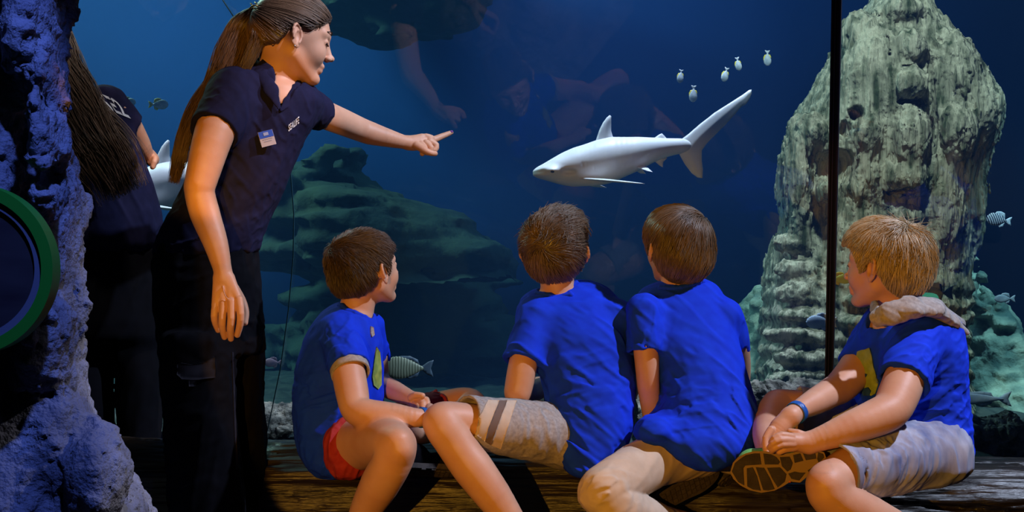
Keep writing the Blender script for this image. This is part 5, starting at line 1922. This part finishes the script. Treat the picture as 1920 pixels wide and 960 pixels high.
# ================================================================== the long-haired woman behind the pillar
def build_long_haired():
    W = thing('person', (P(200, 480, 4.0)[0], 4.0, 0), 'woman with very long brown hair in dark T-shirt, half hidden by the rock pillar', 'person')
    s = 1.1
    f, l, u = frame((.35, .93, -.05))
    C = P(74, 100, 3.98)
    tr = [(168, 60, 150, 4.0, .07), (185, 30, 208, 4.0, .09), (205, 15, 232, 4.0, .11), (250, 10, 250, 4.0, .12), (300, 10, 268, 4.0, .125), (350, 12, 286, 4.0, .13), (400, 14, 297, 4.0, .135), (460, 16, 300, 4.0, .135), (480, 18, 300, 4.0, .13)]
    hr = [(455, 20, 298, 4.0, .13), (520, 18, 300, 4.0, .14), (600, 20, 300, 4.0, .14), (640, 24, 298, 4.0, .13)]
    l1 = [(600, 30, 206, 4.0, .10), (700, 60, 210, 4.0, .095), (800, 80, 212, 4.0, .085), (900, 90, 205, 4.0, .08), (1060, 100, 196, 4.0, .07)]
    l2 = [(600, 180, 300, 4.02, .10), (700, 222, 302, 4.02, .095), (800, 226, 300, 4.02, .085), (900, 228, 296, 4.02, .08), (1060, 230, 290, 4.02, .07)]
    B = Shape()
    for r in (tr, hr, l1, l2):
        B.add(loft(r, -.016), .03)
    B.add(cone(C + s * (-.016 * f - .062 * u), P(100, 190, 4.0), .052, .06), .02)
    add_head(B, C, f, l, u, s)
    limb(B, [(222, 208, 3.98, 24), (243, 235, 4.02, 22), (262, 268, 4.08, 19), (272, 286, 4.12, 15), (282, 296, 4.15, 13)], .014)
    limb(B, [(280, 294, 4.14, 12), (287, 300, 4.15, 11)], .01)
    for k in range(4):
        limb(B, [(285 - k * 2, 292 + 4 * k, 4.13, 6), (291 - k, 297 + 4 * k, 4.12, 5.4), (289 - k, 304 + 3 * k, 4.11, 5)], .002)
    lo, hi = px_bounds(-30, 20, 330, 1120, 3.75, 4.3)
    fine = [box_px(255, 270, 305, 325, 4.0, 4.25, .0022)]
    body_obj(B, lo, hi, fine, W, .007)
    T = Shape()
    T.add(loft(tr, .003, capk=.05), 0)
    T.add(sleeve(P(200, 196, 3.98), P(246, 240, 4.02), .060, .044), .03)
    T.disp(folds((.5, 0, -.8), .2, .04, .006, 405))
    T.keep(plane(P(160, 476, 4.0), (0, 0, -1)), .004)
    lo, hi = px_bounds(0, 150, 320, 495, 3.8, 4.25)
    cloth('shirt', T, lo, hi, .0055, M_navy, W)
    Tr = Shape()
    for r in (hr, l1, l2):
        Tr.add(loft(r, 0), .02)
    Tr.disp(folds((.3, 0, 1), .2, .05, .006, 411))
    lo, hi = px_bounds(0, 440, 330, 1110, 3.8, 4.25)
    cloth('trousers', Tr, lo, hi, .008, M_black_cloth, W)
    word('shoulder_print', 'SE2', T, (204, 206), (246, 223), 1, 3.97, W, M_white, skew=(-28, 36))
    for (x, Yf) in ((148, 4.0), (262, 4.02)):
        a = P(x, 1060, Yf); a[2] = .05
        Sh = Shape(); Sh.add(cone(a + np.array([.03, -.06, 0]), a + np.array([.06, .12, -.01]), .045, .036), 0); Sh.keep(plane((0, 0, .006), (0, 0, -1)), .004)
        V, Fc = surf(Sh, a - np.array([.1, .16, .07]), a + np.array([.16, .22, .08]), .007); make_obj('shoe', V, Fc, M_black_cloth, W)
    cap = hair_shape(C, f, l, u, s, .012, [(-.13, -.10), (-.03, -.09), (-.012, -.012), (.02, -.01), (.05, .02), (.12, .05)])
    k = 3.93 / F_PX
    gd = [P(92, 50, 3.90), P(108, 120, 3.86), P(130, 180, 3.84), P(160, 240, 3.83), P(200, 300, 3.82), P(234, 368, 3.82)]
    pb, key = bundle(gd, [30 * k, 42 * k, 54 * k, 64 * k, 66 * k, 58 * k], [.03, .035, .03, .026, .022, .016], 5000, 13, 26, tlen=(.5, 1.0), start=(0, .12), wave=.010)
    hair_obj('hair', cap, C, s, [(pb, key, .0010, .0005)], M_hair_long, W, .006, .1)
    # two loose hairs curling over the shoulder
    tube(catmull([P(128, 122, 3.9), P(150, 124, 3.9), P(168, 134, 3.9), P(172, 152, 3.92)], 14), [.0012] * 14, M_hair_long, 'loose_strand', W, 4)
    return W


build_long_haired()
# ================================================================== sharks and fish
def fin_vf(poly, to3, th, step):
    """lens-shaped fin over a 2-D outline; to3 maps (x, y, side thickness) to space"""
    Q, T = poly_grid(poly, step)
    poly = np.array(poly, float)
    d = np.full(len(Q), 1e9)
    for a, b in zip(poly, np.roll(poly, -1, 0)):
        ab = b - a; t = np.clip(((Q - a) @ ab) / (ab @ ab + 1e-12), 0, 1)
        d = np.minimum(d, np.linalg.norm(Q - (a + t[:, None] * ab), axis=1))
    dm = max(d.max(), 1e-9)
    w = th * np.sqrt(np.clip(d / dm, 0, 1)) + th * .06
    V = [to3(q[0], q[1], -x) for q, x in zip(Q, w)] + [to3(q[0], q[1], x) for q, x in zip(Q, w)]
    n = len(Q); e = {}
    for t in T:
        for a, b in ((t[0], t[1]), (t[1], t[2]), (t[2], t[0])):
            e[(a, b)] = 1
    rim = [(a, b) for (a, b) in e if (b, a) not in e]
    Fc = [list(t) for t in T] + [[t[2] + n, t[1] + n, t[0] + n] for t in T] + [[b, a, a + n, b + n] for a, b in rim]
    return np.array(V), Fc


M_shark = mat('shark_skin', (0.62, 0.62, 0.66), 0.45, (0.72, 0.72, 0.76), 6, 5, spec=.4)
M_eye = mat('dark_eye', (0.01, 0.01, 0.014), .15)


def build_shark():
    YK = 5.6
    W = thing('shark', P(1180, 290, YK), 'white small shark with tall dorsal fin swimming in mid water, pointed at by the woman', 'shark')
    S = Shape()
    prof = [(1014, 325, 4, .05), (1024, 322, 9, .065), (1042, 319, 19, .075), (1062, 316, 28, .08), (1085, 312, 34, .085), (1118, 306, 40, .09), (1150, 299, 40, .09), (1190, 290, 31, .07), (1225, 281, 20, .048), (1255, 276, 12.5, .03), (1284, 273, 9, .018)]
    for a, b in zip(prof[:-1], prof[1:]):
        n = 4
        for i in range(n + (b is prof[-1])):
            t = i / n
            x, y, r, w = [a[j] + (b[j] - a[j]) * t for j in range(4)]
            S.add(ell(P(x, y, YK), (.030, w, r * YK / F_PX)), .025)
    S.add(ell(P(1036, 322, YK), (.052, .105, .020)), .02)      # flattened hammer of the head
    S.sub(ell(P(1066, 322, YK - .092), (.030, .020, .012)), .01)
    for i in range(4):
        a = P(1092 + i * 7, 305, YK - .092)
        S.sub(cone(a, a + np.array([.004, .004, -.045]), .0016, .0016), .003)
    S.sub(cone(P(1046, 338, YK - .05), P(1060, 336, YK - .09), .003, .003), .004)
    lo, hi = px_bounds(1000, 240, 1300, 365, YK - .16, YK + .16)
    V, Fc = surf(S, lo, hi, .005)
    make_obj('body', V, Fc, M_shark, W)

    def fin(name, poly, th=.008, sweep=lambda x, y: 0, step=4):
        V, Fc = fin_vf(poly, lambda x, y, w: P(x, y, YK) + np.array([0, sweep(x, y) + w, 0]), th, step)
        return make_obj(name, V, Fc, M_shark, W)
    fin('dorsal_fin', [(1114, 272), (1119, 258), (1124, 243), (1131, 229), (1138, 220), (1143, 216), (1146, 218), (1146, 232), (1146, 246), (1149, 256), (1154, 270)], .012)
    fin('second_dorsal_fin', [(1222, 266), (1229, 257), (1236, 252), (1241, 250), (1246, 255), (1252, 262), (1256, 268)], .007)
    fin('tail_fin', [(1268, 272), (1276, 262), (1290, 252), (1312, 233), (1340, 211), (1370, 192), (1392, 178), (1404, 169), (1409, 168), (1409, 176), (1405, 187), (1398, 196), (1390, 200), (1380, 212),
                     (1362, 232), (1342, 252), (1326, 268), (1316, 282), (1316, 300), (1318, 318), (1317, 334), (1308, 333), (1297, 325), (1284, 308), (1274, 290)], .012)
    fin('anal_fin', [(1222, 296), (1228, 303), (1236, 310), (1243, 314), (1243, 308), (1244, 303), (1251, 297), (1244, 292)], .006)

    def side_fin(name, a, b, c, d, th=.006):
        """fin reaching out sideways from the body"""
        pts = [np.array(p) for p in (a, b, c, d)]
        def to3(x, y, w):
            p = pts[0] * (1 - x) * (1 - y) + pts[1] * x * (1 - y) + pts[2] * x * y + pts[3] * (1 - x) * y
            return p + np.array([0, 0, w])
        V, Fc = fin_vf([(0, 0), (.5, 0), (1, 0), (1, .5), (.92, 1), (.5, 1), (.1, 1), (0, .5)], to3, th, .1)
        return make_obj(name, V, Fc, M_shark, W)
    side_fin('pectoral_fin', P(1082, 334, YK - .06), P(1112, 336, YK - .06), P(1214, 345, YK - .27), P(1150, 339, YK - .24))
    side_fin('pectoral_fin', P(1076, 338, YK + .06), P(1104, 340, YK + .06), P(1140, 352, YK + .24), P(1110, 350, YK + .24))
    side_fin('pelvic_fin', P(1190, 312, YK - .03), P(1208, 309, YK - .03), P(1225, 323, YK - .10), P(1212, 320, YK - .10), .004)
    side_fin('pelvic_fin', P(1180, 314, YK + .03), P(1198, 311, YK + .03), P(1212, 326, YK + .10), P(1200, 325, YK + .10), .004)
    E_ = Shape(); c = P(1036, 321, YK - .098); E_.add(ell(c, (.009, .007, .007)), 0)
    V, Fc = surf(E_, c - .015, c + .015, .0022)
    make_obj('eye', V, Fc, M_eye, W)
    return W


def copy_tree(o, parent=None):
    c = o.copy(); COL.objects.link(c); c.parent = parent
    for ch in list(o.children):
        copy_tree(ch, c)
    return c


sh1 = build_shark()
sh2 = copy_tree(sh1)
sh2.location = tuple(P(1180 - 828, 290 + 46, 5.6))
sh2['label'] = 'second white shark, mostly hidden behind the pointing woman'


def striped(name, c1, c2, scale, rot, dist=2.0, ramp=(.4, .6), rough=.45):
    m = bpy.data.materials.new(name); m.use_nodes = True
    nt = m.node_tree; b = nt.nodes['Principled BSDF']; b.inputs['Roughness'].default_value = rough
    tc = nt.nodes.new('ShaderNodeTexCoord'); mp = nt.nodes.new('ShaderNodeMapping'); mp.inputs['Rotation'].default_value = (0, math.radians(rot), 0)
    w = nt.nodes.new('ShaderNodeTexWave'); w.bands_direction = 'X'; w.inputs['Scale'].default_value = scale; w.inputs['Distortion'].default_value = dist; w.inputs['Detail'].default_value = 1
    r = nt.nodes.new('ShaderNodeValToRGB')
    r.color_ramp.elements[0].position = ramp[0]; r.color_ramp.elements[0].color = (*c1, 1)
    r.color_ramp.elements[1].position = ramp[1]; r.color_ramp.elements[1].color = (*c2, 1)
    for a, q in ((tc.outputs['Object'], mp.inputs[0]), (mp.outputs[0], w.inputs['Vector']), (w.outputs['Fac'], r.inputs[0]), (r.outputs[0], b.inputs['Base Color'])):
        nt.links.new(a, q)
    return m


def fish(px, py, Y, length_px, label, body, fins, hr=.42, tail=.22, tilt=0.0, right=False, yaw=0.0, name='fish', tailm=None, group=None, dors=.12, th=.16, eye=True):
    """a fish swimming to the left (or right) of the picture; length as it shows"""
    L = length_px * Y / F_PX
    loc = P(px, py, Y)
    W = thing(name, loc, label, 'fish', group)
    W.rotation_euler = (0, math.radians(tilt), math.radians(yaw) + (math.pi if right else 0))
    base = np.array(W.location)
    bl = L * (1 - tail)
    cx = -L / 2 + bl / 2
    S = Shape(); hh = L * hr / 2
    for i in range(15):
        t = i / 14
        prof = math.sin(math.pi * (t ** .72)) ** .8 if 0 < t < 1 else 0
        h = max(hh * prof, hh * .12 if t > .5 else hh * .05)
        x = -L / 2 + bl * (.02 + .98 * t)
        S.add(ell((x, 0, 0), (bl * .07, max(h * th * 2.2, L * .012), h)), bl * .03)
    lo = np.array([-L * .6, -L * .25, -hh * 1.3]); hi = np.array([L * .6, L * .25, hh * 1.3])
    V, Fc = surf(S, lo, hi, max(L / 46, .0022))
    make_obj('body', V + base, Fc, body, W)
    flat = lambda x, y, w: base + np.array([x, w, y])
    xt = -L / 2 + bl * .97

    def fn(nm, poly, m):
        V, Fc = fin_vf([(a * L, b * L) for a, b in poly], flat, L * .008, L * .05)
        make_obj(nm, V, Fc, m, W)
    q = xt / L
    fn('tail_fin', [(q - .02, .02), (q + tail * .6, tail * .62), (.5, tail * .8), (.47, tail * .3), (.45, 0), (.47, -tail * .3), (.5, -tail * .8), (q + tail * .6, -tail * .62), (q - .02, -.02)], tailm or fins)
    fn('dorsal_fin', [(-.22, hr * .36), (-.12, hr * .48 + dors * .5), (.05, hr * .46 + dors * .8), (.20, hr * .30 + dors), (.24, hr * .12), (.10, hr * .30)], fins)
    fn('anal_fin', [(-.02, -hr * .40), (.06, -hr * .42 - dors * .7), (.20, -hr * .30 - dors * .7), (.24, -hr * .12), (.10, -hr * .26)], fins)
    if eye:
        for sg in (-1, 1):
            E_ = Shape(); c = np.array([-L * .385, sg * L * hr * th * .60, hh * .16]); E_.add(ell(c, (L * .020, L * .012, L * .020)), 0)
            V, Fc = surf(E_, c - L * .04, c + L * .04, L * .008)
            make_obj('eye', V + base, Fc, M_eye, W)
    return W


M_silver = mat('silver_scales', (.30, .36, .42), .35, (.55, .58, .62), 60)
M_yellow = mat('yellow_fin', (.75, .62, .03), .5)
M_ygreen = mat('yellow_scales', (.55, .60, .04), .5, (.75, .75, .10), 20)
M_bream = striped('bream_stripes', (.16, .17, .10), (.42, .42, .27), 30, 0, 1.2, (.25, .75))
M_breamf = mat('bream_fin', (.10, .14, .18), .5)
M_serg = striped('slanted_bars', (.015, .02, .06), (.55, .62, .75), 34, 28, .6, (.42, .55))
M_paleb = mat('pale_blue_scales', (.40, .52, .72), .45, (.70, .78, .88), 25)
M_greyf = mat('grey_scales', (.12, .14, .18), .45, (.32, .34, .38), 25)
M_pinkf = mat('pink_scales', (.45, .30, .34), .5, (.25, .2, .3), 40)
fish(763, 690, 4.95, 100, 'striped olive bream swimming just behind the boy in red shorts', M_bream, M_breamf, hr=.44, tail=.20, tilt=1, dors=.03)
fish(1873, 412, 5.9, 48, 'small fish with slanted dark and pale bars, right of the carved rock', M_serg, M_paleb, hr=.52, tail=.22, tilt=8)
mo = [(1276, 143, 5.9, 26, -82, 'small silver fish, lowest left of the group near the window top but one'), (1300, 176, 5.8, 32, -86, ''), (1360, 140, 5.9, 28, -75, ''), (1384, 120, 5.9, 26, -100, ''), (1439, 109, 6.0, 30, -90, '')]
ml = ['small silver diamond-shaped fish, leftmost of the five above the shark tail', 'silver fish with bright yellow edge, lowest of the five above the shark tail', 'pale silver fish in the middle of the five above the shark tail',
      'silver fish with a yellow fin, just right of the middle one above the shark tail', 'pale silver fish nearest the window bar, rightmost of the five']
for (x, y, Y, w, t, _), lb in zip(mo, ml):
    fish(x, y, Y, w, lb, M_silver, M_yellow, hr=.50, tail=.20, tilt=t, dors=.03, eye=False, group='silver diamond-shaped fish above the shark tail', tailm=M_silver)
fish(297, 196, 6.4, 38, 'blurred silver fish with yellow tail between the two women', M_silver, M_yellow, hr=.5, tail=.22, right=True, group='yellow-tailed fish between the women')
fish(238, 192, 6.6, 34, 'blurred yellow-tailed fish beside the shoulder of the long-haired woman', M_silver, M_yellow, hr=.5, tail=.22, right=True, group='yellow-tailed fish between the women')
fish(1575, 523, 5.2, 46, 'bright yellow fish right beside the window bar', M_ygreen, M_yellow, hr=.42, right=True)
fish(1612, 744, 4.75, 60, 'yellow fish behind the arms of the fair-haired boy', M_ygreen, M_yellow, hr=.5, tilt=12)
fish(1540, 604, 5.2, 58, 'pale blue fish with blunt head left of the window bar', M_paleb, M_paleb, hr=.46)
fish(1750, 549, 5.2, 76, 'grey fish behind the hood of the fair-haired boy', M_greyf, M_greyf, hr=.34)
fish(1884, 560, 6.2, 40, 'small pale fish far right above the turquoise boulder', M_greyf, M_greyf, hr=.4)
fish(1912, 828, 4.7, 62, 'whitish blue fish at the right edge over the rubble', M_paleb, M_paleb, hr=.5, tilt=-25)
fish(512, 680, 5.6, 34, 'tiny pinkish fish between the pointing woman and the boy in red shorts', M_pinkf, M_pinkf, hr=.5)
fish(1832, 748, 5.6, 130, 'long pale blue fish low over the turquoise boulder', M_paleb, M_paleb, hr=.17, tail=.14, dors=.04)
